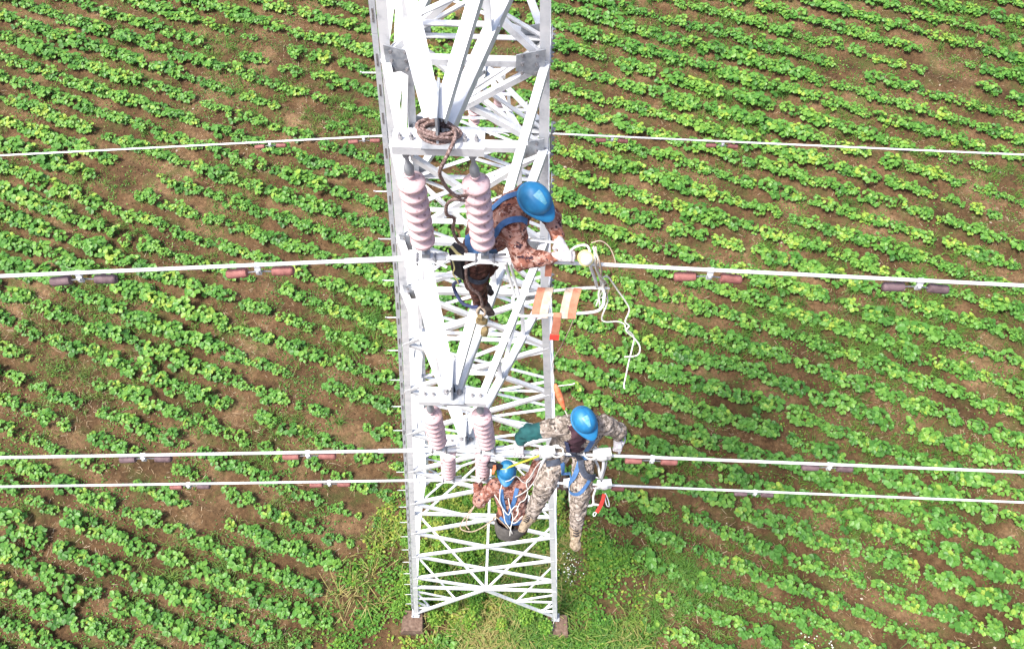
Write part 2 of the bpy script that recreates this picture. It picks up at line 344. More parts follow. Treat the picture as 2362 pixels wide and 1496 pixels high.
for qi, q in enumerate(qs):
    s = -34.0
    rr = np.random.default_rng(500 + qi)
    while s < 34:
        s += rr.uniform(0.19, 0.33)
        x = q * sa + s * ca; y = q * ca - s * sa
        # follow the gently bent row
        for _ in range(2):
            e = row_q(x, y) - q; x -= e * sa; y -= e * ca
        x += rr.normal(0, 0.045); y += rr.normal(0, 0.045)
        if not (-24 < x < 25 and -5.5 < y < 27): continue
        half = 13.6 + (y + 4.5) * 0.34
        if abs(x - 0.5) > half + 1.2: continue
        dens = vnoise(x, y, 0.30, 21) * 0.6 + vnoise(x, y, 0.9, 5) * 0.4
        if dens < 0.21 or rr.random() < 0.06: continue
        if clear_mask(x, y) > 0.25 and rr.random() < 0.96: continue
        dens -= 0.07 * np.clip((x - 7) / 8, 0, 1) * np.clip((y - 3) / 8, 0, 1) + 0.05 * np.clip((y - 10) / 6, 0, 1) * np.clip((4 - x) / 5, 0, 1)
        if dens < 0.20: continue
        sc = np.clip(0.75 + 0.85 * (dens - 0.26) + rr.normal(0, 0.15), 0.48, 1.4) * (1.0 + 0.009 * (y + 4))
        spots.append((x, y, sc, rr.uniform(0, 6.28), rr.integers(0, 16), np.clip(rr.normal(0, 0.07) + 0.25 * (vnoise(x, y, 0.25, 33) - 0.5), -0.25, 0.3)))
spots = np.array(spots)
camp = np.array([0.485, -6.69, 24.2])
dist = np.sqrt((spots[:, 0] - camp[0]) ** 2 + (spots[:, 1] - camp[1]) ** 2 + camp[2] ** 2)
# wholly inside the picture first: project roughly, then take the 300 nearest in view
depth = (spots[:, 1] - camp[1]) * 0.5 + camp[2] * 0.866
u = (spots[:, 0] - camp[0]) / depth; v = (camp[2] * 0.5 - (spots[:, 1] - camp[1]) * 0.866) / depth
inview = (np.abs(u) < 0.58) & (np.abs(v) < 0.36)
big = np.where(inview, spots[:, 2] / depth, -1)
order = np.argsort(-big); single = set(order[:300].tolist())
plant_me = []
for i, (V, T, t) in enumerate(variants):
    me = np_mesh('bean_plant', V, tris=T, tint=t, smooth=False); me.materials.append(MAT['leaf']); plant_me.append(me)
for i in sorted(single):
    x, y, sc, rz, vi, dt = spots[i]
    o = bpy.data.objects.new('bean_plant', plant_me[int(vi)]); col.objects.link(o)
    o.location = (x, y, float(ground_h(x, y)) - 0.015); o.rotation_euler = (0, 0, rz); o.scale = (sc, sc, sc * 0.95)
    tag(o, 'bushy light green bean plant with rounded leaves growing in a crop row', 'bean plant', 'bean plants in the field rows')
VV = []; TT = []; tt = []; n = 0
for i in range(len(spots)):
    if i in single: continue
    x, y, sc, rz, vi, dt = spots[i]; V, T, t = variants[int(vi)]
    c, s_ = math.cos(rz), math.sin(rz)
    W = np.stack([(V[:, 0] * c - V[:, 1] * s_) * sc + x, (V[:, 0] * s_ + V[:, 1] * c) * sc + y, V[:, 2] * sc * 0.95 + float(ground_h(x, y)) - 0.015], -1)
    VV.append(W); TT.append(T + n); n += len(V); tt.append(np.clip(t + dt, 0, 1))
o = link('bean_crop', np_mesh('bean_crop', np.concatenate(VV), tris=np.concatenate(TT), tint=np.concatenate(tt)), None, [MAT['leaf']])
tag(o, 'rows of green bean plants across the rest of the field', 'crop', kind='stuff')

# ------------------------------------------------------------------ weeds, grass, straw, stones
def blades(P, length, width, lean, tintv, r, name, label, cat, mat):
    """P: (n,3) feet; every blade is a bent strip of two quads"""
    n = len(P); az = r.uniform(0, 2 * np.pi, n); d = np.stack([np.cos(az), np.sin(az), np.zeros(n)], -1); sd = np.stack([-np.sin(az), np.cos(az), np.zeros(n)], -1)
    L = length * r.uniform(0.6, 1.3, n); ln = lean * r.uniform(0.4, 1.4, n); w = (width * r.uniform(0.7, 1.3, n))[:, None]
    mid = P + d * (L * ln * 0.35)[:, None]; mid[:, 2] += L * 0.62
    tip = P + d * (L * ln)[:, None]; tip[:, 2] += L * np.clip(1.05 - 0.55 * ln, 0.15, 1)
    V = np.stack([P - sd * w, P + sd * w, mid + sd * w * 0.8, mid - sd * w * 0.8, tip + sd * w * 0.12, tip - sd * w * 0.12], 1).reshape(-1, 3)
    b = (np.arange(n) * 6)[:, None]
    Q = np.concatenate([b + np.array([0, 1, 2, 3]), b + np.array([3, 2, 4, 5])], 0)
    o = link(name, np_mesh(name, V, Q, tint=np.repeat(tintv, 6)), None, [mat]); tag(o, label, cat, kind='stuff'); return o
def flat_leaves(P, size, tilt, tintv, r, name, label, cat, mat):
    n = len(P); az = r.uniform(0, 2 * np.pi, n); d = np.stack([np.cos(az), np.sin(az), r.normal(0, tilt, n)], -1); sd = np.stack([-np.sin(az), np.cos(az), r.normal(0, tilt, n)], -1)
    s = (size * r.uniform(0.55, 1.35, n))[:, None]
    V = np.stack([P, P + d * s * 0.55 + sd * s * 0.36, P + d * s, P + d * s * 0.55 - sd * s * 0.36], 1).reshape(-1, 3)
    Q = (np.arange(n) * 4)[:, None] + np.arange(4)
    o = link(name, np_mesh(name, V, Q, tint=np.repeat(tintv, 4)), None, [mat]); tag(o, label, cat, kind='stuff'); return o
def scatter(n, r, fn):
    """random feet in the visible ground area kept with probability fn(x, y)"""
    y = -5.0 + 31 * r.random(n) ** 1.0; x = 0.5 + (r.random(n) * 2 - 1) * (14.6 + (y + 4.5) * 0.34)
    k = r.random(n) < fn(x, y); return x[k], y[k]
def furrow(x, y):
    return 0.5 + 0.5 * np.cos(2 * np.pi * row_phase(row_q(x, y)))        # 1 on the ridge, 0 in the furrow
r = np.random.default_rng(31)
def grass_p(x, y):
    return np.clip((vnoise(x, y, 0.55, 61) - 0.5) * 3.5, 0.05, 1) * np.clip(vnoise(x, y, 2.6, 62) * 1.5 - 0.2, 0, 1) * (1 - clear_mask(x, y) * 0.7)
x, y = scatter(26000, r, grass_p)
k = 9; X = np.repeat(x, k) + r.normal(0, 0.06, len(x) * k); Y = np.repeat(y, k) + r.normal(0, 0.06, len(x) * k)
blades(np.stack([X, Y, ground_h(X, Y) - 0.01], -1), 0.24, 0.008, 0.9, np.clip(r.normal(0.42, 0.14, len(X)), 0, 1), r, 'field_grass', 'tufts of thin wild grass between the crop rows', 'grass', MAT['grass'])
def tuft_p(x, y): return np.clip((vnoise(x, y, 0.23, 64) - 0.70) * 5, 0.008, 0.6) * (1 - clear_mask(x, y))
x, y = scatter(9000, r, tuft_p)
k = 26; X = np.repeat(x, k) + r.normal(0, 0.035, len(x) * k); Y = np.repeat(y, k) + r.normal(0, 0.035, len(x) * k)
blades(np.stack([X, Y, ground_h(X, Y) - 0.01], -1), 0.33, 0.0085, 1.15, np.clip(np.repeat(r.normal(0.36, 0.12, len(x)), k) + r.normal(0, 0.08, len(X)), 0, 1), r, 'grass_clumps', 'thick clumps of long wild grass choking parts of the rows', 'grass', MAT['grass'])
def weed_p(x, y):
    return np.clip((vnoise(x, y, 0.8, 71) - 0.34) * 2.2, 0.08, 1) * np.clip(vnoise(x, y, 3.1, 72) * 1.9 - 0.45, 0, 1)
x, y = scatter(290000, r, weed_p)
z = ground_h(x, y) + 0.015 + np.abs(r.normal(0, 0.03, len(x)))
flat_leaves(np.stack([x, y, z], -1), 0.058, 0.4, np.clip(r.normal(0.42, 0.2, len(x)) + 0.4 * (vnoise(x, y, 0.3, 73) - 0.5), 0, 1), r, 'low_weeds', 'small creeping weeds covering the soil between rows', 'weeds', MAT['weed'])
x, y = scatter(60000, r, lambda x, y: np.clip((vnoise(x, y, 0.7, 81) - 0.42) * 3, 0.08, 1) * (1 - 0.8 * clear_mask(x, y)))
n = len(x); az = r.uniform(0, np.pi, n); L = r.uniform(0.025, 0.13, n) * r.uniform(0.3, 1, n); w = r.uniform(0.002, 0.0055, n)
d = np.stack([np.cos(az) * L, np.sin(az) * L, r.normal(0, 0.012, n)], -1); sd = np.stack([-np.sin(az) * w, np.cos(az) * w, np.zeros(n)], -1)
P = np.stack([x, y, ground_h(x, y) + 0.022], -1)
V = np.stack([P - d - sd, P + d - sd, P + d + sd, P - d + sd], 1).reshape(-1, 3)
o = link('straw_litter', np_mesh('straw_litter', V, (np.arange(n) * 4)[:, None] + np.arange(4), tint=np.repeat(np.clip(r.normal(0.5, 0.25, n), 0, 1), 4)), None, [MAT['straw']])
tag(o, 'scattered pale straw and dry stalks on the soil', 'straw', kind='stuff')
x, y = scatter(420, r, lambda x, y: np.clip((vnoise(x, y, 0.7, 81) - 0.4) * 3, 0.1, 1))
mb = MB()
for a, b_ in zip(x, y):
    s = abs(r.normal(0.022, 0.014)) + 0.008; rot = Matrix.Rotation(r.uniform(0, 6), 3, 'Z') @ Matrix.Rotation(r.normal(0, 0.4), 3, 'X')
    zc = float(ground_h(a, b_)) + s * 0.3
    P6 = [Vector(p) * s for p in ((1.2, 0, 0), (0.2, 1, 0.1), (-1.1, 0.2, 0), (-0.1, -0.9, 0.1), (0, 0, 0.7), (0, 0, -0.6))]
    mb.add([rot @ p + Vector((a, b_, zc)) for p in P6], [(0, 1, 4), (1, 2, 4), (2, 3, 4), (3, 0, 4), (1, 0, 5), (2, 1, 5), (3, 2, 5), (0, 3, 5)])
tag(mb.build('field_stones', MAT['stone']), 'small pale stones lying on the bare soil', 'stones', kind='stuff')

x, y = scatter(30000, r, lambda x, y: np.clip(vnoise(x, y, 1.3, 85) * 1.6 - 0.3, 0.1, 1))
n = len(x); s6 = np.abs(r.normal(0.013, 0.012, n)) + 0.006; ph = r.uniform(0, 6.28, n); O6 = np.array([[1.2, 0, 0], [0.2, 1, 0.1], [-1.1, 0.2, 0], [-0.1, -0.9, 0.1], [0, 0, 0.75], [0, 0, -0.6]])
P = O6[None] * s6[:, None, None] * r.uniform(0.7, 1.3, (n, 6, 1)); c_, q_ = np.cos(ph)[:, None], np.sin(ph)[:, None]
V = np.stack([P[..., 0] * c_ - P[..., 1] * q_ + x[:, None], P[..., 0] * q_ + P[..., 1] * c_ + y[:, None], P[..., 2] + (ground_h(x, y) + s6 * 0.25)[:, None]], -1).reshape(-1, 3)
T6 = np.array([[0, 1, 4], [1, 2, 4], [2, 3, 4], [3, 0, 4], [1, 0, 5], [2, 1, 5], [3, 2, 5], [0, 3, 5]])
o = link('soil_clods', np_mesh('soil_clods', V, tris=((np.arange(n) * 6)[:, None, None] + T6[None]).reshape(-1, 3)), None, [MAT['soil']])
tag(o, 'loose brown clods of earth strewn between the rows', 'soil', kind='stuff')

# overgrown patch round the feet
def base_scatter(n, r, fn=None):
    x = r.uniform(-6.2, 6.4, n); y = r.uniform(-5.6, 2.8, n)
    p = clear_mask(x, y)
    if fn is not None: p = p * fn(x, y)
    for fx in (-1.92, 1.92): p = p * (np.hypot(x - fx, y + 2.06) > r.uniform(0.30, 0.46, n))
    k = r.random(n) < p; return x[k], y[k]
x, y = base_scatter(125000, r, lambda x, y: np.clip(vnoise(x, y, 1.6, 91) * 1.8 - 0.32, 0.05, 1) * np.where(x < -2.2, 0.55, 1))
z = ground_h(x, y) + 0.02 + np.abs(r.normal(0, 0.05, len(x))) + 0.20 * np.clip(vnoise(x, y, 1.6, 91) - 0.45, 0, 1)
flat_leaves(np.stack([x, y, z], -1), 0.085, 0.6, np.clip(r.normal(0.55, 0.16, len(x)) + 0.7 * (vnoise(x, y, 0.9, 92) - 0.5), 0, 1), r, 'weed_carpet', 'dense green weeds overgrowing the ground round the tower feet', 'weeds', MAT['weed'])
x, y = base_scatter(7000, r, lambda x, y: np.clip((vnoise(x, y, 0.75, 93) - 0.36) * 3, 0, 1) * np.clip((x + 1.6) * 0.8, 0.06, 1))
k = 9; X = np.repeat(x, k) + r.normal(0, 0.06, len(x) * k); Y = np.repeat(y, k) + r.normal(0, 0.05, len(x) * k)
blades(np.stack([X, Y, ground_h(X, Y)], -1), 0.42, 0.0115, 1.2, np.clip(r.normal(0.62, 0.24, len(X)) + 0.9 * (vnoise(X, Y, 0.8, 94) - 0.45), 0, 1), r, 'tall_grass', 'long yellowing grass leaning over round the tower feet', 'grass', MAT['grass'])
# feathery upright weeds inside the tower's base
mb_pts = []; tv = []
for k in range(120):
    cx, cy = r.uniform(-2.3, 2.0), r.uniform(-2.2, 1.9)
    if r.random() < 0.45: cx, cy = r.uniform(-1.7, 0.3), r.uniform(-0.6, 1.6)
    m = 240; th = r.uniform(0, 2 * np.pi, m); rad = 0.24 * np.sqrt(r.random(m)) * r.uniform(0.6, 1.2)
    hh = 0.7 * r.uniform(0.5, 1.1) * (1 - (rad / 0.34) ** 2) * r.uniform(0.5, 1, m)
    px, py = cx + rad * np.cos(th), cy + rad * np.sin(th)
    mb_pts.append(np.stack([px, py, ground_h(px, py) + hh], -1)); tv.append(np.clip(r.normal(0.68, 0.1) + r.normal(0, 0.1, m) + (hh - 0.25) * 0.5, 0, 1))
flat_leaves(np.concatenate(mb_pts), 0.065, 0.7, np.concatenate(tv), r, 'feathery_weeds', 'feathery bright green weeds standing inside the tower base', 'weeds', MAT['weed'])
mb = MB()
for cx, cy, m in ((2.15, -0.55, 34), (2.4, -0.75, 14), (8.6, -2.3, 12), (9.2, -2.45, 14), (1.95, -0.2, 8)):
    for k in range(m):
        a, b_ = cx + r.normal(0, 0.17), cy + r.normal(0, 0.17); zc = float(ground_h(a, b_)) + r.uniform(0.2, 0.45); s = r.uniform(0.009, 0.019)
        ph = r.uniform(0, 6); mb.add([(a, b_, zc + s * 0.4)] + [(a + s * math.cos(ph + q * 1.0472), b_ + s * math.sin(ph + q * 1.0472), zc) for q in range(6)], [(0, 1 + q, 1 + (q + 1) % 6) for q in range(6)])
tag(mb.build('wild_flowers', MAT['petal']), 'clusters of tiny white wild flowers among the weeds', 'flowers', kind='stuff')
# ------------------------------------------------------------------ lattice tower
def half(Z): return float(np.interp(Z, [0.0, 15.0, 17.55, 20.16, 25], [1.925, 0.93, 0.80, 0.70, 0.55]))
tower = empty('transmission_tower', (0, 0, 0))
tag(tower, 'white lattice steel transmission tower with pointed cross arms on four footings', 'tower')
def member(name, p0, p1, a, t, u, v, mat='galv', parent=None):
    return MB().prism(p0, p1, angle_profile(a, t), u, v).build(name, MAT[mat], parent or tower)
LEGZ = [0.30, 15.0, 17.55, 20.16, 22.4]
for sx in (-1, 1):
    for sy in (-1, 1):
        mb = MB(); prof = angle_profile(0.118, 0.013); n = len(prof); vs = []
        for Z in LEGZ:
            w = half(Z); k = 1.0 - 0.012 * (Z - 0.3)
            vs += [(sx * (w - a * k), sy * (w - b * k), Z) for a, b in prof]
        fs = []
        for i in range(len(LEGZ) - 1): fs += [(i * n + j, i * n + (j + 1) % n, (i + 1) * n + (j + 1) % n, (i + 1) * n + j) for j in range(n)]
        fs += [tuple(range(n)), tuple(range((len(LEGZ) - 1) * n, len(LEGZ) * n))]
        mb.add(vs, fs).build('leg', MAT['galv'], tower)
# faces: f(s, Z) gives a point on the face, s in -1..1 across it
FACES = []
for nx, ny in ((0, -1), (0, 1), (-1, 0), (1, 0)):
    N = Vector((nx, ny, 0)); T = Vector((-ny, nx, 0))
    FACES.append((N, T))
def fp(face, s, Z, off=0.0):
    N, T = face; w = half(Z); return N * (w + off) + T * (s * (w - 0.02)) + Vector((0, 0, Z))
def face_bar(face, s0, z0, s1, z1, a, off, name='brace', flip=False):
    """angle bar lying on a face: one flange in the face, the other on its upper edge pointing inward"""
    N, T = face; p0, p1 = fp(face, s0, z0, off), fp(face, s1, z1, off)
    d = (p1 - p0).normalized(); inw = -(N - d * N.dot(d)).normalized(); dn_ = inw.cross(d)
    if dn_.z > 0: dn_ = -dn_
    if flip: inw = -inw
    return member(name, p0, p1, a, 0.008, dn_, inw)
PANELS = [2.72, 3.42, 4.95, 6.40, 8.0, 9.5, 11.0, 12.45, 13.75, 15.0, 16.0, 17.55, 18.65, 20.16, 21.3, 22.4]
for fi, face in enumerate(FACES):
    for i in range(1, len(PANELS) - 1):
        z0, z1 = PANELS[i], PANELS[i + 1]; a = 0.062 if z0 < 12 else 0.06
        face_bar(face, -1, z0, 1, z1, a, 0.004); face_bar(face, 1, z0, -1, z1, a, -0.014)
    for z in (2.72, 15.0, 16.0, 17.55, 18.65, 20.16): face_bar(face, -1, z, 1, z, 0.07, 0.010, 'horizontal_strut')
    face_bar(face, -1, 7.42, 1, 7.42, 0.06, -0.03, 'horizontal_strut')
    # foot panel: K braces with short struts
    for s in (-1, 1):
        face_bar(face, s, 3.42, 0, 2.74, 0.06, -0.014)
        face_bar(face, s, 0.42, 0.0, 2.68, 0.065, 0.004)
        for t, zl in ((0.42, 1.65), (0.78, 0.82)):
            zz = 0.42 + (2.68 - 0.42) * (1 - t); ss = s * t
            face_bar(face, s, zz, ss, zz, 0.045, -0.012); face_bar(face, s, zz + 0.62, ss, zz, 0.042, -0.02)
# diaphragm: members joining the middles of the four struts, and the foot panels' corners
def flat_bar(p0, p1, a, name='diaphragm_brace', z=0.0):
    p0, p1 = Vector(p0) + Vector((0, 0, z)), Vector(p1) + Vector((0, 0, z)); d = (p1 - p0).normalized(); s = d.cross(Vector((0, 0, 1))).normalized()
    return member(name, p0, p1, a, 0.008, s, Vector((0, 0, -1)))
mids = [fp(f, 0, 2.70, -0.03) for f in FACES]           # front, back, left, right
for i, j, z in ((0, 2, 0), (0, 3, .004), (1, 2, .004), (1, 3, 0)): flat_bar(mids[i], mids[j], 0.055, z=z)
flat_bar(mids[0], mids[1], 0.06, z=-0.02)
for f0 in (FACES[0], FACES[1]):
    for s, f1 in ((-1, FACES[2]), (1, FACES[3])):
        for t in (0.42, 0.78):
            zz = 0.42 + 2.26 * (1 - t); w = half(zz)
            sy = -1 if f0 is FACES[0] else 1
            flat_bar((s * w * t, sy * (w - 0.03), zz - 0.02), (s * (w - 0.03), sy * w * t, zz - 0.02), 0.045)
for z in (15.0, 17.55):
    w = half(z) - 0.05
    flat_bar((-w, -w, z - 0.05), (w, w, z - 0.05), 0.05); flat_bar((w, -w, z - 0.062), (-w, w, z - 0.062), 0.05)
# gusset plates with bolt heads at the arm nodes
def hexbolt(mb, c, nrm, r_=0.017, h=0.03):
    mb.lathe(c, nrm, [(r_, 0), (r_, h * 0.55), (r_ * 0.55, h * 0.55), (r_ * 0.55, h)], 6)
def gusset(face, s, z, sx, sz, nb=6, off=0.022):
    N, T = face; c = fp(face, s, z, off); c = c - T * (s * sx * 0.42)
    mb = MB(); k = 0.3 * sx
    P = [(-sx / 2, -sz / 2), (sx / 2, -sz / 2 + k), (sx / 2, sz / 2 - k), (-sx / 2, sz / 2)]
    if s > 0: P = [(-a, b) for a, b in P][::-1]
    mb.prism(c, c + N * 0.012, P, T, Vector((0, 0, 1)))
    g_ = mb.build('gusset_plate', MAT['galv_dull'], tower)
    bb = MB()
    for i in range(nb):
        q = c + T * ((-0.28 if i % 2 else 0.22) * sx) + Vector((0, 0, (i // 2 - (nb // 2 - 1) / 2) * sz * 0.3)) + N * 0.012
        hexbolt(bb, q, N)
    b_ = bb.build('bolt_heads', MAT['bolt'], g_); b_['kind'] = 'stuff'
for face in FACES[:2]:
    for s in (-0.93, 0.93):
        for z in (15.0, 16.0, 17.55, 18.65): gusset(face, s, z, 0.26, 0.34)
for face in FACES[2:]:
    for s in (-0.94, 0.94):
        for z in (15.0, 17.55): gusset(face, s, z, 0.16, 0.42, 8)
# cross arms
ARMS = {'top': (3.05, 20.16), 'middle': (3.55, 17.55), 'lower': (2.92, 15.0)}
def cross_arm(sy, L, Z, main):
    y0 = sy * L; wl, wu = half(Z), half(Z + 1.08)
    for s in (-1, 1):
        for nm, p1, p0, a in (('arm_lower_chord', (s * wl, sy * wl, Z), (s * 0.06, y0, Z), 0.09), ('arm_upper_chord', (s * wu, sy * wu, Z + 1.08), (s * 0.045, y0 + sy * -0.03, Z + 0.13), 0.08)):
            p0, p1 = Vector(p0), Vector(p1); d = (p1 - p0).normalized(); up = Vector((0, 0, 1)); side = d.cross(up).normalized()
            if side.x * s > 0: side = -side
            upv = side.cross(d); upv = -upv if upv.z > 0 else upv
            if s < 0: p0 = p0 + side * a; p1 = p1 + side * a; side = -side
            member(nm, p0, p1, a, 0.011, side, upv)
        # posts and diagonals between upper and lower chord
        for t0, t1 in ((0.40, 0.40), (0.40, 0.70), (0.70, 0.70)):
            a_ = lerp((s * 0.06, y0, Z), (s * wl, sy * wl, Z), t0); b_ = lerp((s * 0.045, y0, Z + 0.13), (s * wu, sy * wu, Z + 1.08), t1)
            d = (b_ - a_).normalized(); ox = Vector((-s, 0, 0)) * 0.02
            sd = d.cross(Vector((1, 0, 0))).normalized()
            member('arm_brace', a_ + ox, b_ + ox, 0.045, 0.006, sd, Vector((-s, 0, 0)))
    for t0, t1, z in ((0.45, 0.45, -0.012), (0.72, 0.72, -0.012), (0.45, 0.72, -0.02), (0.72, 1.0, -0.02)):
        a_ = lerp((-0.06, y0, Z), (-wl, sy * wl, Z), t0); b_ = lerp((0.06, y0, Z), (wl, sy * wl, Z), t1)
        flat_bar(a_, b_, 0.05, 'arm_brace', z)
    for t0 in (0.5, 0.75):
        a_ = lerp((-0.045, y0, Z + 0.13), (-wu, sy * wu, Z + 1.08), t0); b_ = lerp((0.045, y0, Z + 0.13), (wu, sy * wu, Z + 1.08), t0)
        flat_bar(a_, b_, 0.05, 'arm_brace', -0.012)
    # nose plate and hanger bar
    MB().prism((-0.007, 0, 0), (0.007, 0, 0), [(y0 - sy * 0.10, Z - 0.10), (y0 + sy * 0.06, Z - 0.10), (y0 + sy * 0.03, Z + 0.2), (y0 - sy * 0.26, Z + 0.24)], (0, 1, 0), (0, 0, 1)).build('nose_plate', MAT['galv_dull'], tower)
    mb = MB(); mb.prism((-0.285, y0 + 0.08, Z - 0.022), (0.285, y0 + 0.08, Z - 0.022), [(0, 0), (-0.145, 0), (-0.145, -0.07), (-0.133, -0.07), (-0.133, -0.012), (0, -0.012)], (0, 1, 0), (0, 0, 1))
    hb = mb.build('hanger_bar', MAT['galv'], tower)
    bb = MB()
    for x_ in (-0.235, -0.165, 0.165, 0.235): hexbolt(bb, (x_, y0 + 0.0, Z - 0.022), (0, 0, 1), 0.016, 0.055)
    for x_ in (-0.055, 0.055): hexbolt(bb, (x_, y0 + 0.02, Z - 0.012), (0, 0, 1), 0.024, 0.06)
    b_ = bb.build('bolt_heads', MAT['bolt'], hb); b_['kind'] = 'stuff'
    MB().box((0, y0 + 0.0, Z - 0.015), 0.2, 0.17, 0.012).build('tip_plate', MAT['galv_dull'], tower)
for nm, (L, Z) in ARMS.items():
    for sy in (-1, 1): cross_arm(sy, L, Z, nm)
# climbing rail with slots and step bolts on one leg
mb = MB(); sl = MB()
zs = np.arange(0.9, 20.3, 1.2)
for z0, z1 in zip(zs[:-1], zs[1:]):
    w0, w1 = half(z0), half(z1)
    p0, p1 = Vector((-w0 - 0.036, -w0 + 0.02, z0)), Vector((-w1 - 0.036, -w1 + 0.02, z1 - 0.004))
    mb.prism(p0, p1, [(-0.026, -0.012), (0.026, -0.012), (0.026, 0.012), (-0.026, 0.012)], (1, 0, 0), (0, 1, 0))
    for t in (0.1, 0.4, 0.7):
        q0, q1 = lerp(p0, p1, t), lerp(p0, p1, t + 0.12)
        sl.prism(q0, q1, [(-0.008, -0.016), (0.008, -0.016), (0.008, -0.0125), (-0.008, -0.0125)], (1, 0, 0), (0, 1, 0))
rail = mb.build('climbing_rail', MAT['rail'], tower); s_ = sl.build('rail_slots', MAT['bolt'], rail); s_['kind'] = 'stuff'
for i, z in enumerate(np.arange(1.2, 20, 0.82)):
    w = half(z)
    MB().tube([(-w + 0.01, -w + 0.05, z), (-w - 0.19, -w + 0.04, z + 0.004), (-w - 0.205, -w + 0.035, z + 0.02)], 0.007, 6).build('step_bolt', MAT['galv'], tower)
# footings
for sx, sy, lab in ((-1, -1, 'stained concrete footing with weeds growing on it, under the leg with step bolts'), (1, -1, 'soil covered concrete footing with a thin white rope hanging over it'), (-1, 1, 'concrete footing in deep weeds, diagonal to the one with the white rope'), (1, 1, 'concrete footing in deep weeds, diagonal to the leg with step bolts')):
    c = 1.92; mb = MB(); b0, b1 = 0.33, 0.29; jit = lambda: random.uniform(-0.025, 0.025)
    vs = [(sx * c + a * b0 + jit(), sy * (c + (0.12 if sy < 0 else 0)) + b * b0 + jit(), -0.25) for a, b in ((-1, -1), (1, -1), (1, 1), (-1, 1))] + [(sx * c + a * b1 * 1.04 + jit(), sy * (c + (0.12 if sy < 0 else 0)) + b * b1 * 1.04 + jit(), 0.17 + jit()) for a, b in ((-1, -1), (1, -1), (1, 1), (-1, 1))] + [(sx * c + a * b1 * 0.85 + jit(), sy * (c + (0.12 if sy < 0 else 0)) + b * b1 * 0.85 + jit(), 0.295) for a, b in ((-1, -1), (1, -1), (1, 1), (-1, 1))]
    fs = [(0, 1, 5, 4), (1, 2, 6, 5), (2, 3, 7, 6), (3, 0, 4, 7), (4, 5, 9, 8), (5, 6, 10, 9), (6, 7, 11, 10), (7, 4, 8, 11), (8, 9, 10, 11), (3, 2, 1, 0)]
    ft = mb.add(vs, fs).build('concrete_footing', MAT['concrete']); tag(ft, lab, 'footing', 'footings under the tower legs')
    MB().box((sx * 1.86, sy * 1.86, 0.305), 0.21, 0.21, 0.018).build('base_plate', MAT['galv_dull'], tower)
    bb = MB()
    for a in (-1, 1):
        for b in (-1, 1): hexbolt(bb, (sx * 1.86 + a * 0.085, sy * 1.86 + b * 0.085, 0.314), (0, 0, 1), 0.018, 0.09)
    o_ = bb.build('anchor_bolts', MAT['galv'], tower); o_['kind'] = 'stuff'

# ------------------------------------------------------------------ conductors
YAW = 0.02
WIRES = {'top': (-3.05, 18.86, 0.099, 0.070), 'middle': (-3.55, 16.30, 0.0726, 0.0842), 'lower': (-2.92, 13.72, 0.0725, 0.0979), 'far': (2.92, 13.72, 0.0964, 0.0497)}
def wire_at(k, X):
    Y, Z, sl_, sr = WIRES[k]; a = abs(X); s_ = sl_ if X < 0 else sr
    e = 0.18                                        # rounded over the clamps
    drop = s_ * (math.sqrt(a * a + e * e) - e)
    return Vector((X, Y + YAW * X, Z - drop + 0.00035 * a * a))
wire_lab = {'top': 'white aluminium conductor the crouching worker in reddish camouflage leans over', 'middle': 'white aluminium conductor crossing the lap of the worker in grey camouflage', 'lower': 'white aluminium conductor beside the worker with the canvas bag', 'far': 'thin white conductor on the tower side away from the workers'}
for k in WIRES:
    xs = sorted(set([-60, -40, -25, -15, -10, -8] + list(np.round(np.arange(-6, 6.01, 0.25), 3)) + [8, 10, 15, 25, 40, 60]))
    root = MB().tube([wire_at(k, x_) for x_ in xs], 0.0155, 10).build('conductor_wire', MAT['wire'], None, smooth=True)
    tag(root, wire_lab[k], 'wire', 'conductors strung on the tower')
    for s in (-1, 1):
        xr = np.linspace(0.02, 0.78, 12) if k != 'far' else np.linspace(0.02, 0.7, 8)
        MB().tube([wire_at(k, s * q) for q in xr], 0.0215, 10).build('armour_rods', MAT['wire'], root, smooth=True)

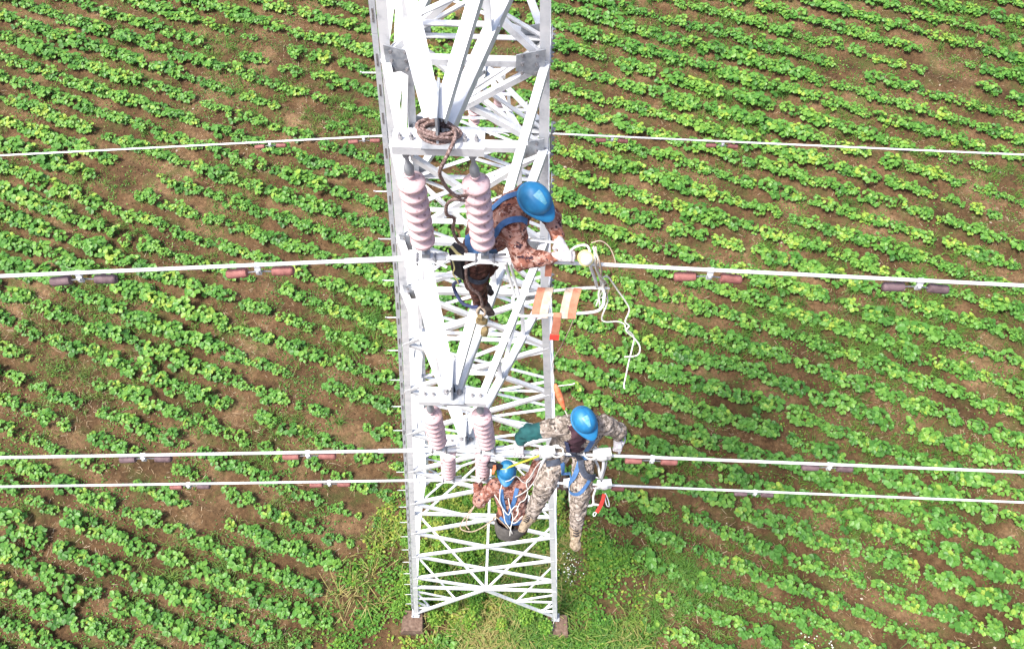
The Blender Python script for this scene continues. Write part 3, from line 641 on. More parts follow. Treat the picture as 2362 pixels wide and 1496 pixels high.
# ------------------------------------------------------------------ insulator strings
def insulator(label, top, bot, nd=7, group='pink insulator strings'):
    top, bot = Vector(top), Vector(bot); ax = (top - bot).normalized(); L = (top - bot).length
    root = empty('insulator_string', bot); tag(root, label, 'insulator', group)
    # clevis, socket, disc stack, bottom eye, suspension clamp
    mb = MB(); mb.box(top - ax * 0.03, 0.03, 0.045, 0.09); mb.tube([top - ax * 0.02 + Vector((0, -0.05, 0)), top - ax * 0.02 + Vector((0, 0.05, 0))], 0.012, 8)
    mb.lathe(top - ax * 0.235, ax, [(0.012, -0.03), (0.028, -0.02), (0.034, 0.02), (0.034, 0.05), (0.022, 0.085), (0.014, 0.11), (0.014, 0.15), (0.026, 0.165), (0.026, 0.2)], 14)
    mb.build('clevis', MAT['galv_dull'], root, auto=35)
    d0 = 0.315; sp = (L - d0 - 0.255) / (nd - 1)
    for i in range(nd):
        c = top - ax * (d0 + sp * i); rr_ = 0.095 - 0.0008 * i
        prof = [(0.03, -0.05), (rr_ * 0.80, -0.05), (rr_ * 0.94, -0.046), (rr_ * 0.985, -0.036), (rr_, -0.020), (rr_ * 0.985, -0.012), (rr_ * 0.72, 0.008), (0.042, 0.020), (0.034, 0.03)]
        if i == 0: prof[-1] = (0.016, 0.03); prof += [(0.016, 0.05)]
        MB().lathe(c, ax, prof, 26).build('disc', MAT['porcelain'], root, auto=50)
    MB().lathe(top - ax * (d0 - 0.075), ax, [(0.018, -0.03), (0.034, -0.022), (0.034, -0.006), (0.02, 0.004)], 14).build('cap', MAT['porcelain'], root, auto=40)
    mb = MB(); e0 = top - ax * (d0 + sp * (nd - 1) + 0.05)
    mb.tube([e0, bot + Vector((0, 0, 0.05))], 0.016, 8); mb.box(bot + Vector((0, 0, 0.055)), 0.06, 0.05, 0.05)
    mb.build('bottom_eye', MAT['galv_dull'], root)
    mb = MB(); dirx = Vector((1, YAW, 0)).normalized(); sy_ = Vector((0, 1, 0))
    for s in (-1, 1):                                  # boat shaped keeper with flared lips
        for q in (-1, 1):
            P = [bot + dirx * (s * a) + sy_ * (q * b) + Vector((0, 0, z_)) for a, b, z_ in ((0.0, 0.03, -0.005), (0.05, 0.032, -0.005), (0.10, 0.045, -0.012), (0.155, 0.062, -0.03))]
            mb.tube(spline(P, 4), 0.011, 6)
    mb.box(bot + Vector((0, 0, 0.0)), 0.10, 0.056, 0.058)
    cl = mb.build('suspension_clamp', MAT['galv'], root, auto=40)
    for s in (-1, 1):
        c = bot + dirx * (s * 0.068); mb = MB()
        mb.tube([c + Vector((0, 0.034, -0.04)), c + Vector((0, 0.034, 0.012)), c + Vector((0, 0.018, 0.034)), c + Vector((0, -0.018, 0.034)), c + Vector((0, -0.034, 0.012)), c + Vector((0, -0.034, -0.04))], 0.0085, 6)
        mb.build('u_bolt', MAT['bolt'], cl)
    return root
def hang(k, xt, xb, lab):
    L, Z = ARMS['lower' if k == 'far' else k]; sy = 1 if k == 'far' else -1
    return insulator(lab, (xt, sy * L, Z - 0.10), wire_at(k, xb) + Vector((0, 0, 0.0)))
hang('top', -0.215, -0.165, 'pink disc insulator string under the coiled cable arm, apart from the worker')
hang('top', 0.205, 0.270, 'pink disc insulator string under the coiled cable arm, against the crouching worker')
hang('middle', -0.215, -0.185, 'pink disc insulator string on the middle arm, beside the rail leg')
hang('middle', 0.215, 0.285, 'pink disc insulator string on the middle arm, beside the teal sleeve')
hang('lower', -0.215, -0.26, 'small pink insulator string on the lowest arm, clear of any worker')
hang('lower', 0.19, 0.17, 'small pink insulator string held by the worker with the canvas bag')
hang('far', -0.20, -0.20, 'dull pink insulator string seen through the lattice, with its clamp in view')
hang('far', 0.20, 0.20, 'dull pink insulator string seen through the lattice, partly behind a brace')

# ------------------------------------------------------------------ vibration dampers
def damper(k, X, ma, mb_, label):
    p = wire_at(k, X); d = (wire_at(k, X + 0.1) - wire_at(k, X - 0.1)).normalized(); dn_ = Vector((0, 0, -1))
    root = empty('vibration_damper', p); tag(root, label, 'damper', 'dampers clamped under the conductors')
    m = MB(); m.box(p + dn_ * 0.014, 0.045, 0.038, 0.042); m.box(p + dn_ * 0.06 + Vector((0, -0.02, 0)), 0.042, 0.02, 0.06); m.tube([p + dn_ * 0.045 + Vector((0, -0.045, 0)), p + dn_ * 0.045 + Vector((0, 0.04, 0))], 0.011, 6)
    m.build('clamp', MAT['rail'], root)
    q = p + dn_ * 0.085; sag = [q + d * x_ + dn_ * (0.02 * abs(x_) / 0.2) for x_ in (-0.2, -0.1, 0, 0.1, 0.2)]
    MB().tube(sag, 0.006, 6).build('messenger_cable', MAT['bolt'], root)
    for s, mt in ((-1, ma), (1, mb_)):
        c0 = q + d * (s * 0.095) + dn_ * 0.01; c1 = q + d * (s * 0.265) + dn_ * random.uniform(0.012, 0.03)
        MB().lathe(c0, c1 - c0, [(0.022, 0), (0.034, 0.006), (0.037, 0.02), (0.038, 0.15), (0.034, 0.164), (0.024, 0.17)], 16).build('weight', MAT[mt], root, auto=50)
G, Rd = 'weight_grey', 'weight_red'
for k, X, a, b, lab in (('top', -2.85, G, G, 'purple grey damper on the rail side of the uppermost near conductor'), ('top', -1.45, Rd, Rd, 'faded red damper on the rail side of the uppermost near conductor'),
    ('top', 1.98, Rd, Rd, 'salmon red damper just past the hanging ropes of the orange strapped trolley'), ('top', 3.63, G, G, 'purple grey damper beyond the salmon red one past the trolley'),
    ('middle', -3.13, G, G, 'purple grey damper on the middle conductor, outer one on the rail side'), ('middle', -1.48, Rd, Rd, 'red damper on the middle conductor, next to the rail leg'),
    ('middle', 1.91, Rd, Rd, 'red damper on the middle conductor beside the grey camouflage worker'), ('middle', 3.72, G, G, 'purple damper on the middle conductor well past the grey camouflage worker'),
    ('lower', -3.62, Rd, G, 'one red one purple weight damper on the lowest conductor, outer on rail side'), ('lower', -1.79, Rd, Rd, 'red damper on the lowest conductor, next to the rail leg'),
    ('lower', 1.73, Rd, Rd, 'red damper behind the white pulley block with the red strap'), ('lower', 3.72, G, G, 'purple damper on the lowest conductor past the red strap pulley'),
    ('far', -3.55, Rd, Rd, 'small red damper on the far conductor, outer one on the rail side'), ('far', -2.0, Rd, Rd, 'small red damper on the far conductor, touching the rail leg'),
    ('far', 2.02, Rd, Rd, 'small red damper on the far conductor, nearer of two on plain leg side'), ('far', 3.83, Rd, Rd, 'small red damper on the far conductor, outer of two on plain leg side')):
    damper(k, X, a, b, lab)
#@@GEAR
# ------------------------------------------------------------------ people: one continuous body surface from blended tapered limbs
def surface_nets(F, org, h):
    nx, ny, nz = F.shape; neg = F < 0
    acc = np.zeros((nx - 1, ny - 1, nz - 1, 3), np.float32); cnt = np.zeros((nx - 1, ny - 1, nz - 1), np.float32)
    corners = [(a, b, c) for a in (0, 1) for b in (0, 1) for c in (0, 1)]
    sl = lambda a, n: slice(a, n - 1 + a)
    for i, A in enumerate(corners):
        for B in corners[i + 1:]:
            if sum(abs(A[k] - B[k]) for k in range(3)) != 1: continue
            fa = F[sl(A[0], nx), sl(A[1], ny), sl(A[2], nz)]; fb = F[sl(B[0], nx), sl(B[1], ny), sl(B[2], nz)]
            m = (fa < 0) != (fb < 0); t = np.where(m, fa / np.where(m, fa - fb, 1), 0)
            for k in range(3): acc[..., k] += np.where(m, A[k] + t * (B[k] - A[k]), 0)
            cnt += m
    mask = cnt > 0; ids = -np.ones(mask.shape, np.int64); ids[mask] = np.arange(mask.sum())
    ii = np.stack(np.nonzero(mask), -1); V = (ii + acc[mask] / cnt[mask][:, None]) * h + np.array(org)
    quads = []
    for ax in range(3):
        o1, o2 = [k for k in range(3) if k != ax]
        a = np.moveaxis(F, ax, 0); na = a[:-1, 1:-1, 1:-1] < 0; nb = a[1:, 1:-1, 1:-1] < 0
        I = np.moveaxis(ids, ax, 0)
        ch = na != nb; i, j, k = np.nonzero(ch); j1, k1 = j + 1, k + 1
        q = np.stack([I[i, j1 - 1, k1 - 1], I[i, j1, k1 - 1], I[i, j1, k1], I[i, j1 - 1, k1]], -1)
        fl = na[i, j, k] ^ (ax == 1)
        q = np.where(fl[:, None], q, q[:, ::-1]); quads.append(q)
    return V, np.concatenate(quads)
class Body:
    def __init__(s, k=0.028): s.c = []; s.k = k
    def limb(s, t, p0, p1, r0, r1=None): s.c.append((t, np.array(p0, float), np.array(p1, float), r0, r0 if r1 is None else r1)); return s
    def chain(s, t, pts, rs):
        for i in range(len(pts) - 1): s.limb(t, pts[i], pts[i + 1], rs[i], rs[i + 1])
        return s
    def dist(s, P, tags=False):
        best = None; sm = None; tg = None
        for t, a, b, r0, r1 in s.c:
            d = b - a; L2 = max(d.dot(d), 1e-12); u = np.clip(((P - a) @ d) / L2, 0, 1)
            f = np.linalg.norm(P - a - u[..., None] * d, axis=-1) - (r0 + (r1 - r0) * u)
            if sm is None: sm = f.copy(); best = f.copy(); tg = np.full(f.shape, t)
            else:
                h = np.clip(0.5 + 0.5 * (sm - f) / s.k, 0, 1); sm = sm * (1 - h) + f * h - s.k * h * (1 - h)
                m = f < best; best = np.where(m, f, best); tg = np.where(m, t, tg)
        return (sm, tg) if tags else sm
    def snap(s, p, off):
        p = np.array(p, float)
        for _ in range(6):
            e = 0.004; d0 = s.dist(p[None])[0]
            g = np.array([s.dist((p + e * v)[None])[0] - s.dist((p - e * v)[None])[0] for v in np.eye(3)]) / (2 * e)
            n = np.linalg.norm(g); g = g / n if n > 1e-6 else np.array([0, 0, 1.0]); p = p - g * (d0 - off)
        return Vector(p), Vector(g)
    def build(s, name, mats, parent, h=0.011, wrinkle=0.0, cloth=(), seed=0, paint=None):
        lo = np.min([np.minimum(a - r0 - 0.03, b - r1 - 0.03) for _, a, b, r0, r1 in s.c], 0); hi = np.max([np.maximum(a + r0 + 0.03, b + r1 + 0.03) for _, a, b, r0, r1 in s.c], 0)
        n = np.ceil((hi - lo) / h).astype(int) + 1
        X = np.stack(np.meshgrid(*[lo[k] + h * np.arange(n[k]) for k in range(3)], indexing='ij'), -1)
        F = s.dist(X)
        if wrinkle:
            rg = np.random.default_rng(seed); W = np.zeros(F.shape)
            for q in range(9):
                dv = rg.normal(0, 1, 3); dv[2] *= 1.5; dv = dv / np.linalg.norm(dv) * rg.uniform(55, 130)
                d2 = rg.normal(0, 1, 3) * 11
                W += np.sin(X @ dv + 1.8 * np.sin(X @ d2) + rg.uniform(0, 6))
            F = F + wrinkle * W / 3
        V, Q = surface_nets(F, lo, h)
        _, tg = s.dist(V[Q].mean(1), True)
        if paint is not None: tg = paint(V[Q].mean(1), tg)
        org = np.array(parent_origin(parent)); me = np_mesh(name, V - org, Q, smooth=True)
        me.polygons.foreach_set('material_index', tg.astype(np.int32))
        return link(name, me, parent, mats)
def strap(body, pts, w, mat, name, parent, off=0.008, n=7, th=0.005, snap=True):
    path = spline(pts, n); rows = []
    for i, p in enumerate(path):
        t = (path[min(i + 1, len(path) - 1)] - path[max(i - 1, 0)]).normalized()
        if snap: q, g_ = body.snap(p, off)
        else:
            q = p; g_ = Vector((0, -0.5, 0.85))
        g_ = (g_ - t * g_.dot(t)).normalized(); sd = t.cross(g_) * (w / 2)
        rows.append([q - sd, q + sd, q + sd + g_ * th, q - sd + g_ * th])
    mb = MB(); m = len(rows)
    fs = [(i * 4 + k, i * 4 + (k + 1) % 4, (i + 1) * 4 + (k + 1) % 4, (i + 1) * 4 + k) for i in range(m - 1) for k in range(4)] + [(0, 1, 2, 3), tuple((m - 1) * 4 + k for k in range(4))]
    mb.add([v for r_ in rows for v in r_], fs)
    return mb.build(name, MAT[mat], parent)
def helmet(parent, c, up, fwd, size=1.0):
    """hard hat: domed shell with raised crest, gutter rim and a front peak"""
    up = Vector(up).normalized(); f = Vector(fwd); f = (f - up * f.dot(up)).normalized(); s = up.cross(f); c = Vector(c)
    mb = MB(); nu, nv = 48, 16; vs = []
    for j in range(nv + 1):
        th = (math.pi / 2) * j / nv
        for i in range(nu):
            ph = 2 * math.pi * i / nu; cx, cy = math.cos(ph), math.sin(ph)
            st, ct = math.sin(th), math.cos(th)
            x = 0.128 * st ** 0.86 * cx; y = 0.108 * st ** 0.86 * cy; z = 0.118 * ct ** 0.9
            lat = abs(y) ; ridge = 0.010 * math.exp(-(lat / 0.03) ** 2) * st * (1 if x > -0.12 else 0.4)
            z += ridge * ct + 0.004 * math.exp(-((lat - 0.055) / 0.008) ** 2) * ct
            vs.append(c + (f * x + s * y + up * z) * size)
    for ring, (sc, dz) in enumerate(((1.05, -0.002), (1.09, -0.012), (1.08, -0.02), (0.97, -0.014))):
        for i in range(nu):
            ph = 2 * math.pi * i / nu; cx, cy = math.cos(ph), math.sin(ph)
            peak = max(0, cx) ** 3 * (0.058 if ring in (1, 2) else 0.045 if ring == 0 else 0.03)
            x = 0.128 * sc * cx + peak; y = 0.108 * sc * cy; z = dz - peak * 0.32
            vs.append(c + (f * x + s * y + up * z) * size)
    nr = nv + 1 + 4; fs = [(j * nu + i, j * nu + (i + 1) % nu, (j + 1) * nu + (i + 1) % nu, (j + 1) * nu + i) for j in range(nr - 1) for i in range(nu)]
    o = mb.add(vs, fs).build('helmet', MAT['helmet'], parent, auto=48)
    # raised badge panel on the crown
    mb = MB(); P = [(-0.03, 0.0), (0.03, 0.040), (0.082, 0.0), (0.03, -0.040)]; g_ = []
    for a in range(7):
        for b in range(7):
            u_, v_ = a / 6 - 0.5, b / 6 - 0.5; x = 0.028 + 0.105 * u_; y = 0.062 * v_ * (1 - 0.85 * max(0, u_ + 0.25))
            rr_ = min(0.999, math.sqrt((x / 0.128) ** 2 + (y / 0.108) ** 2)); st = rr_ ** (1 / 0.86); ct = math.sqrt(max(0, 1 - st * st))
            z = 0.118 * ct ** 0.9 + 0.010 * math.exp(-(y / 0.03) ** 2) * st * ct + 0.0045 - 0.004 * (abs(u_) > 0.49 or abs(v_) > 0.49)
            g_.append(c + (f * x + s * y + up * z) * size)
    mb.add(g_, [(a * 7 + b, a * 7 + b + 1, (a + 1) * 7 + b + 1, (a + 1) * 7 + b) for a in range(6) for b in range(6)])
    mb.build('badge_panel', MAT['helmet_badge'], o, smooth=True)
    for q in (-1, 1):
        MB().tube(spline([c + (f * 0.02 + s * (q * 0.105) + up * -0.01) * size, c + (f * 0.03 + s * (q * 0.098) + up * -0.08) * size, c + (f * 0.06 + s * (q * 0.05) + up * -0.15) * size, c + (f * 0.075 + up * -0.165) * size], 4), 0.005, 5).build('chin_strap', MAT['tan_rope'], o)
    return o
def glove(parent, wrist, fwd, back, curl=1.0, side=1, spread=0.0, scale=1.05):
    """cotton glove: palm, four fingers of unequal length, thumb from the side of the palm"""
    w = np.array(wrist, float); f = np.array(Vector(fwd).normalized()); b = Vector(back); b = np.array((b - Vector(f) * b.dot(Vector(f))).normalized()); s = np.cross(f, b) * side
    B = Body(0.008); sc = scale
    P = lambda a, c_, d: w + (f * a + s * c_ + b * d) * sc
    B.limb(0, P(-0.025, 0, 0), P(0.02, 0, 0), 0.031 * sc, 0.033 * sc)
    for q in (-0.027, -0.009, 0.009, 0.027): B.limb(0, P(0.02, q * 0.7, 0), P(0.085, q, 0.004), 0.019 * sc, 0.0145 * sc)
    for q, (x, ln) in enumerate(((-0.030, 0.062), (-0.010, 0.076), (0.010, 0.08), (0.030, 0.07))):
        a0 = np.array((0.088, x, 0.003)); th = 0.0; p = a0; lens = (ln * 0.45, ln * 0.32, ln * 0.25)
        for i, l in enumerate(lens):
            th += curl * (0.95, 1.15, 0.9)[i] * (1 - 0.06 * q); nx_ = p + np.array((math.cos(th) * l, spread * x * 0.6, -math.sin(th) * l))
            B.limb(0, P(*p), P(*nx_), (0.0112 - 0.0008 * i) * sc, (0.0104 - 0.0008 * i) * sc); p = nx_
    t0, t1, t2, t3 = (0.018, 0.026, -0.008), (0.045, 0.05, -0.016), (0.07, 0.05 - 0.012 * curl, -0.02 - 0.022 * curl), (0.088, 0.046 - 0.03 * curl, -0.024 - 0.034 * curl)
    for q0, q1, r0, r1 in ((t0, t1, 0.019, 0.0145), (t1, t2, 0.0145, 0.012), (t2, t3, 0.012, 0.0105)): B.limb(0, P(*q0), P(*q1), r0 * sc, r1 * sc)
    return B.build('glove', [MAT['glove']], parent, 0.0045)
def head(B, c, up, fwd, skin, hair=None):
    up = Vector(up).normalized(); f = Vector(fwd); f = (f - up * f.dot(up)).normalized(); s = up.cross(f); c = Vector(c)
    A = lambda x, y, z: c + f * x + s * y + up * z
    B.limb(skin, A(-0.012, 0, 0.03), A(0.005, 0, -0.02), 0.088, 0.078)            # skull
    B.limb(skin, A(0.02, 0, -0.03), A(0.048, 0, -0.085), 0.06, 0.034)              # jaw
    B.limb(skin, A(0.088, 0, 0.0), A(0.104, 0, -0.034), 0.008, 0.015)              # nose
    B.limb(skin, A(0.082, -0.022, -0.062), A(0.082, 0.022, -0.062), 0.008, 0.008)  # mouth
    B.limb(skin, A(0.074, -0.035, 0.02), A(0.074, 0.035, 0.02), 0.013, 0.013)      # brow
    for q in (-1, 1): B.limb(skin, A(0.0, q * 0.084, 0.012), A(-0.008, q * 0.09, -0.03), 0.013, 0.01)
    return [A(0.082, q * 0.032, 0.0) for q in (-1, 1)]
def eyes(parent, pts):
    for p in pts: MB().lathe(Vector(p) - Vector((0, 0, 0.008)), (0, 0, 1), [(0.002, 0), (0.008, 0.004), (0.009, 0.008), (0.008, 0.012), (0.002, 0.016)], 10).build('eye', MAT['eye'], parent, smooth=True)
def torso(B, tj, hl, hr, sl_, sr, tp=None, w=1.0):
    hl, hr, sl_, sr = map(Vector, (hl, hr, sl_, sr)); hm, sm_ = (hl + hr) / 2, (sl_ + sr) / 2
    B.limb(tj if tp is None else tp, hl, hr, 0.105 * w, 0.105 * w)
    for q in (-1, 1):
        off = (sr - sl_) * 0.5 * q; offh = (hr - hl) * 0.5 * q
        B.limb(tj, hm + offh * 0.55 + (sm_ - hm) * 0.12, sm_ + off * 0.48 - (sm_ - hm) * 0.16, 0.108 * w, 0.118 * w)
        B.limb(tj, sm_ + off * 0.3, sm_ + off * 0.95, 0.078 * w, 0.072 * w)
    B.limb(tj, sm_, sm_ + (sm_ - hm).normalized() * 0.07, 0.062, 0.052)

# worker A: crouching on the middle arm, leaning over the top conductor
pA = empty('person', (0.22, -2.85, 17.86)); tag(pA, 'crouching worker in reddish camouflage and blue helmet gripping the conductor beside the trolley', 'person', 'line workers on the tower')
B = Body()
neck, hd = Vector((0.50, -2.775, 19.13)), Vector((0.605, -2.78, 19.21))
shN, shF = Vector((0.47, -2.90, 19.06)), Vector((0.56, -2.60, 19.06)); hipN, hipF = Vector((0.20, -2.86, 18.66)), Vector((0.235, -2.64, 18.70))
torso(B, 0, hipN, hipF, shN, shF, 2, 1.15)
B.chain(0, [shN, (0.548, -3.05, 18.86), (0.74, -3.075, 18.93)], [0.09, 0.076, 0.05])
B.limb(1, (0.745, -3.075, 18.93), (0.785, -3.073, 18.935), 0.04, 0.037)
B.chain(0, [shF, (0.755, -2.73, 18.97), (0.80, -2.885, 18.965)], [0.085, 0.07, 0.048])
B.limb(1, (0.80, -2.89, 18.965), (0.81, -2.93, 18.962), 0.038, 0.035)
B.chain(2, [hipN, (0.175, -2.90, 18.30), (0.215, -2.86, 17.98)], [0.11, 0.085, 0.06])
B.chain(2, [hipF, (0.27, -2.72, 18.31), (0.22, -2.68, 18.02)], [0.11, 0.085, 0.06])
for an, to in (((0.215, -2.86, 17.96), (0.30, -2.955, 17.915)), ((0.22, -2.68, 17.99), (0.29, -2.77, 17.945))):
    B.limb(4, an, Vector(an) + Vector((-0.02, 0.02, -0.045)), 0.05, 0.044); B.limb(4, Vector(an) + Vector((-0.01, 0.01, -0.035)), to, 0.05, 0.036)
ey = head(B, hd, (0.22, -0.30, 0.93), (0.80, -0.52, -0.30), 3)
B.build('body', [MAT['camo_red'], MAT['orange'], MAT['camo_dark'], MAT['skin'], MAT['boot_brown']], pA, 0.0105, 0.0065, seed=1); eyes(pA, ey)
helmet(pA, hd + Vector((0.018, -0.018, 0.055)), (0.20, -0.40, 0.90), (0.72, -0.62, -0.28), 1.02)
glove(pA, (0.805, -3.07, 18.945), (1, 0.06, -0.02), (0.0, -0.35, 0.94), 0.75, -1)
glove(pA, (0.815, -2.945, 18.97), (0.35, -0.85, -0.1), (0.25, 0.2, 0.95), 0.95, 1)
strap(B, [(0.32, -2.93, 18.97), (0.42, -2.92, 19.13), (0.52, -2.90, 19.17), (0.60, -2.88, 19.10)], 0.05, 'blue_strap', 'harness_strap', pA)
strap(B, [(0.30, -2.70, 18.97), (0.40, -2.68, 19.13), (0.50, -2.66, 19.17), (0.60, -2.66, 19.10)], 0.05, 'blue_strap', 'harness_strap', pA)
strap(B, [(0.10, -2.78, 18.82), (0.13, -2.90, 18.80), (0.24, -2.98, 18.80), (0.36, -2.98, 18.83)], 0.06, 'blue_strap', 'waist_belt', pA, 0.012)
strap(B, [(0.10, -2.98, 18.50), (0.16, -3.02, 18.46), (0.26, -2.98, 18.42), (0.29, -2.90, 18.42)], 0.05, 'slate', 'leg_strap', pA, 0.012)
# tool pouch on his hip
mb = MB(); mb.prism((0.055, -2.93, 18.80), (0.075, -2.965, 18.52), [(-0.055, -0.04), (0.055, -0.04), (0.06, 0.04), (-0.06, 0.04)], (0.8, -0.6, 0), (0.6, 0.8, 0))
tp = mb.build('tool_pouch', MAT['black']); tag(tp, 'black tool pouch with yellow trim hanging at the crouching worker’s hip', 'pouch')
tp['label'] = 'black tool pouch with yellow trim hanging at the crouching worker hip'
MB().tube([(0.01, -2.915, 18.81), (0.06, -2.975, 18.805), (0.11, -3.005, 18.80)], 0.012, 6).build('pouch_trim', MAT['yellow'], tp)
MB().tube(spline([(0.02, -3.0, 18.75), (0.035, -3.03, 18.69), (0.02, -3.03, 18.62), (0.05, -3.05, 18.56), (0.06, -3.05, 18.50)], 6), 0.006, 5).build('pouch_chain', MAT['yellow'], tp)

# worker B: sitting astride the trolley on the middle conductor
pB = empty('person', (1.13, -3.42, 16.0)); tag(pB, 'seated worker in grey pixel camouflage with one teal sleeve and dangling boots', 'person', 'line workers on the tower')
B2 = Body()
sL, sR = Vector((0.965, -3.44, 16.70)), Vector((1.375, -3.41, 16.70)); hL, hR = Vector((1.025, -3.385, 16.13)), Vector((1.245, -3.385, 16.13))
torso(B2, 0, hL, hR, sL, sR, 2, 1.14)
B2.limb(0, (1.10, -3.49, 16.64), (1.13, -3.46, 16.36), 0.095, 0.105)
B2.chain(0, [sL, (0.83, -3.46, 16.65)], [0.095, 0.082]); B2.chain(1, [(0.80, -3.465, 16.645), (0.665, -3.47, 16.60), (0.60, -3.50, 16.50)], [0.07, 0.074, 0.062])
B2.chain(0, [sR, (1.535, -3.40, 16.53), (1.535, -3.42, 16.42)], [0.09, 0.074, 0.05])
B2.chain(2, [hL, (0.865, -3.735, 15.93), (0.752, -3.89, 15.52)], [0.115, 0.105, 0.072])
B2.chain(2, [hR, (1.222, -3.745, 15.91), (1.20, -3.99, 15.53)], [0.115, 0.105, 0.072])
for an, to in (((0.742, -3.91, 15.46), (0.655, -4.03, 15.405)), ((1.20, -4.02, 15.47), (1.195, -4.20, 15.39))):
    B2.limb(4, an, Vector(an) + Vector((0.02, 0.03, -0.06)), 0.062, 0.052); B2.limb(4, Vector(an) + Vector((0.0, 0.01, -0.04)), to, 0.06, 0.05)
hd = Vector((1.16, -3.485, 16.935))
ey = head(B2, hd, (0.06, -0.20, 0.97), (0.32, -0.85, -0.35), 3)
B2.build('body', [MAT['camo_grey'], MAT['teal'], MAT['camo_grey'], MAT['skin'], MAT['boot_tan'], MAT['maroon']], pB, 0.0105, 0.0065, seed=2, paint=lambda c_, t_: np.where((t_ == 0) & (c_[:, 1] < -3.47) & (np.abs(c_[:, 0] - 1.12) < 0.075 + 0.02 * np.sin(c_[:, 2] * 30)) & (c_[:, 2] > 16.22) & (c_[:, 2] < 16.8), 5, t_)); eyes(pB, ey)
helmet(pB, hd + Vector((0.0, -0.02, 0.055)), (0.06, -0.28, 0.95), (0.48, -0.80, -0.25), 1.0)
glove(pB, (0.59, -3.52, 16.475), (-0.05, -0.75, -0.62), (-0.2, -0.55, 0.8), 0.55, 1, 0.3, 1.15)
glove(pB, (1.535, -3.425, 16.40), (0.05, -0.85, -0.5), (0.1, -0.5, 0.86), 0.8, -1)
strap(B2, [(1.03, -3.56, 16.62), (1.04, -3.58, 16.48), (1.06, -3.56, 16.32)], 0.045, 'navy', 'harness_strap', pB)
strap(B2, [(1.27, -3.56, 16.66), (1.26, -3.58, 16.48), (1.25, -3.56, 16.30)], 0.05, 'blue_strap', 'harness_strap', pB)
strap(B2, [(1.02, -3.60, 16.15), (1.07, -3.70, 16.02), (1.12, -3.76, 15.88)], 0.045, 'blue_strap', 'leg_strap', pB, 0.012)
strap(B2, [(1.19, -3.56, 16.18), (1.16, -3.68, 16.03), (1.125, -3.76, 15.88)], 0.05, 'blue_strap', 'leg_strap', pB, 0.012)
strap(B2, [(1.29, -3.66, 16.05), (1.22, -3.78, 15.95), (1.13, -3.78, 15.88)], 0.035, 'blue_strap', 'leg_strap', pB, 0.012)
strap(B2, [(1.02, -3.54, 16.22), (1.12, -3.56, 16.19), (1.26, -3.54, 16.19)], 0.06, 'blue_strap', 'waist_belt', pB, 0.012)
strap(B2, [(1.10, -3.60, 16.42), (1.15, -3.64, 16.28), (1.25, -3.70, 16.10), (1.35, -3.66, 15.98)], 0.062, 'slate', 'safety_belt', pB, 0.022)
strap(B2, [(0.86, -3.60, 16.12), (0.93, -3.60, 16.16), (1.0, -3.60, 16.2)], 0.06, 'slate', 'safety_belt', pB, 0.02)
for ly, pts in ((0, [(0.728, -3.93, 15.525), (0.69, -3.985, 15.475)]), (1, [(1.20, -4.035, 15.54), (1.198, -4.12, 15.475)])):
    mb = MB()
    for t in (0, 0.25, 0.5, 0.75, 1):
        p = lerp(pts[0], pts[1], t); mb.tube([p + Vector((-0.028, 0.012, -0.008)), p + Vector((0, -0.004, 0.006)), p + Vector((0.028, 0.012, -0.008))], 0.0065, 5)
    o_ = mb.build('boot_laces', MAT['black'], pB); o_['kind'] = 'stuff'

# worker C: beside the lowest conductor, tool bag on the lap
pC = empty('person', (0.56, -3.25, 13.6)); tag(pC, 'worker in reddish camouflage tangled in white rope, reaching to the lowest insulator', 'person', 'line workers on the tower')
B3 = Body()
sL, sR = Vector((0.335, -3.13, 14.13)), Vector((0.69, -3.10, 14.13)); hL, hR = Vector((0.47, -3.36, 13.70)), Vector((0.67, -3.36, 13.70))
torso(B3, 0, hL, hR, sL, sR, 2, 1.1)
B3.chain(0, [sL, (0.15, -3.27, 13.97), (0.125, -3.08, 13.94)], [0.085, 0.08, 0.06]); B3.limb(3, (0.12, -3.07, 13.94), (0.112, -3.03, 13.94), 0.04, 0.036)
B3.chain(0, [sR, (0.80, -2.985, 14.12), (0.83, -2.86, 14.27)], [0.085, 0.072, 0.052])
B3.chain(2, [hL, (0.47, -3.44, 13.38), (0.47, -3.12, 13.12)], [0.095, 0.066, 0.05]); B3.chain(2, [hR, (0.68, -3.44, 13.38), (0.68, -3.12, 13.12)], [0.095, 0.066, 0.05])
for an, to in (((0.47, -3.10, 13.10), (0.47, -3.12, 12.95)), ((0.68, -3.10, 13.10), (0.68, -3.12, 12.95))): B3.limb(4, an, to, 0.05, 0.038)
hd = Vector((0.475, -3.02, 14.26)); ey = head(B3, hd, (-0.02, 0.12, 0.98), (0.0, -0.99, 0.12), 3)
B3.build('body', [MAT['camo_red'], MAT['orange'], MAT['camo_dark'], MAT['skin'], MAT['boot_brown']], pC, 0.0105, 0.0065, seed=3); eyes(pC, ey)
helmet(pC, hd + Vector((-0.005, 0.012, 0.05)), (-0.02, 0.16, 0.98), (-0.05, -0.98, 0.1), 1.0)
glove(pC, (0.115, -3.045, 13.945), (0.2, 0.8, 0.35), (-0.9, 0.2, 0.3), 0.9, 1)
glove(pC, (0.835, -2.845, 14.29), (0.1, 0.5, 0.85), (0.8, -0.4, 0.2), 0.8, -1)
strap(B3, [(0.41, -3.20, 14.20), (0.43, -3.30, 14.08), (0.47, -3.42, 13.88), (0.52, -3.48, 13.78)], 0.05, 'blue_strap', 'harness_strap', pC)
strap(B3, [(0.60, -3.18, 14.20), (0.57, -3.30, 14.08), (0.52, -3.42, 13.90), (0.50, -3.48, 13.78)], 0.05, 'blue_strap', 'harness_strap', pC)
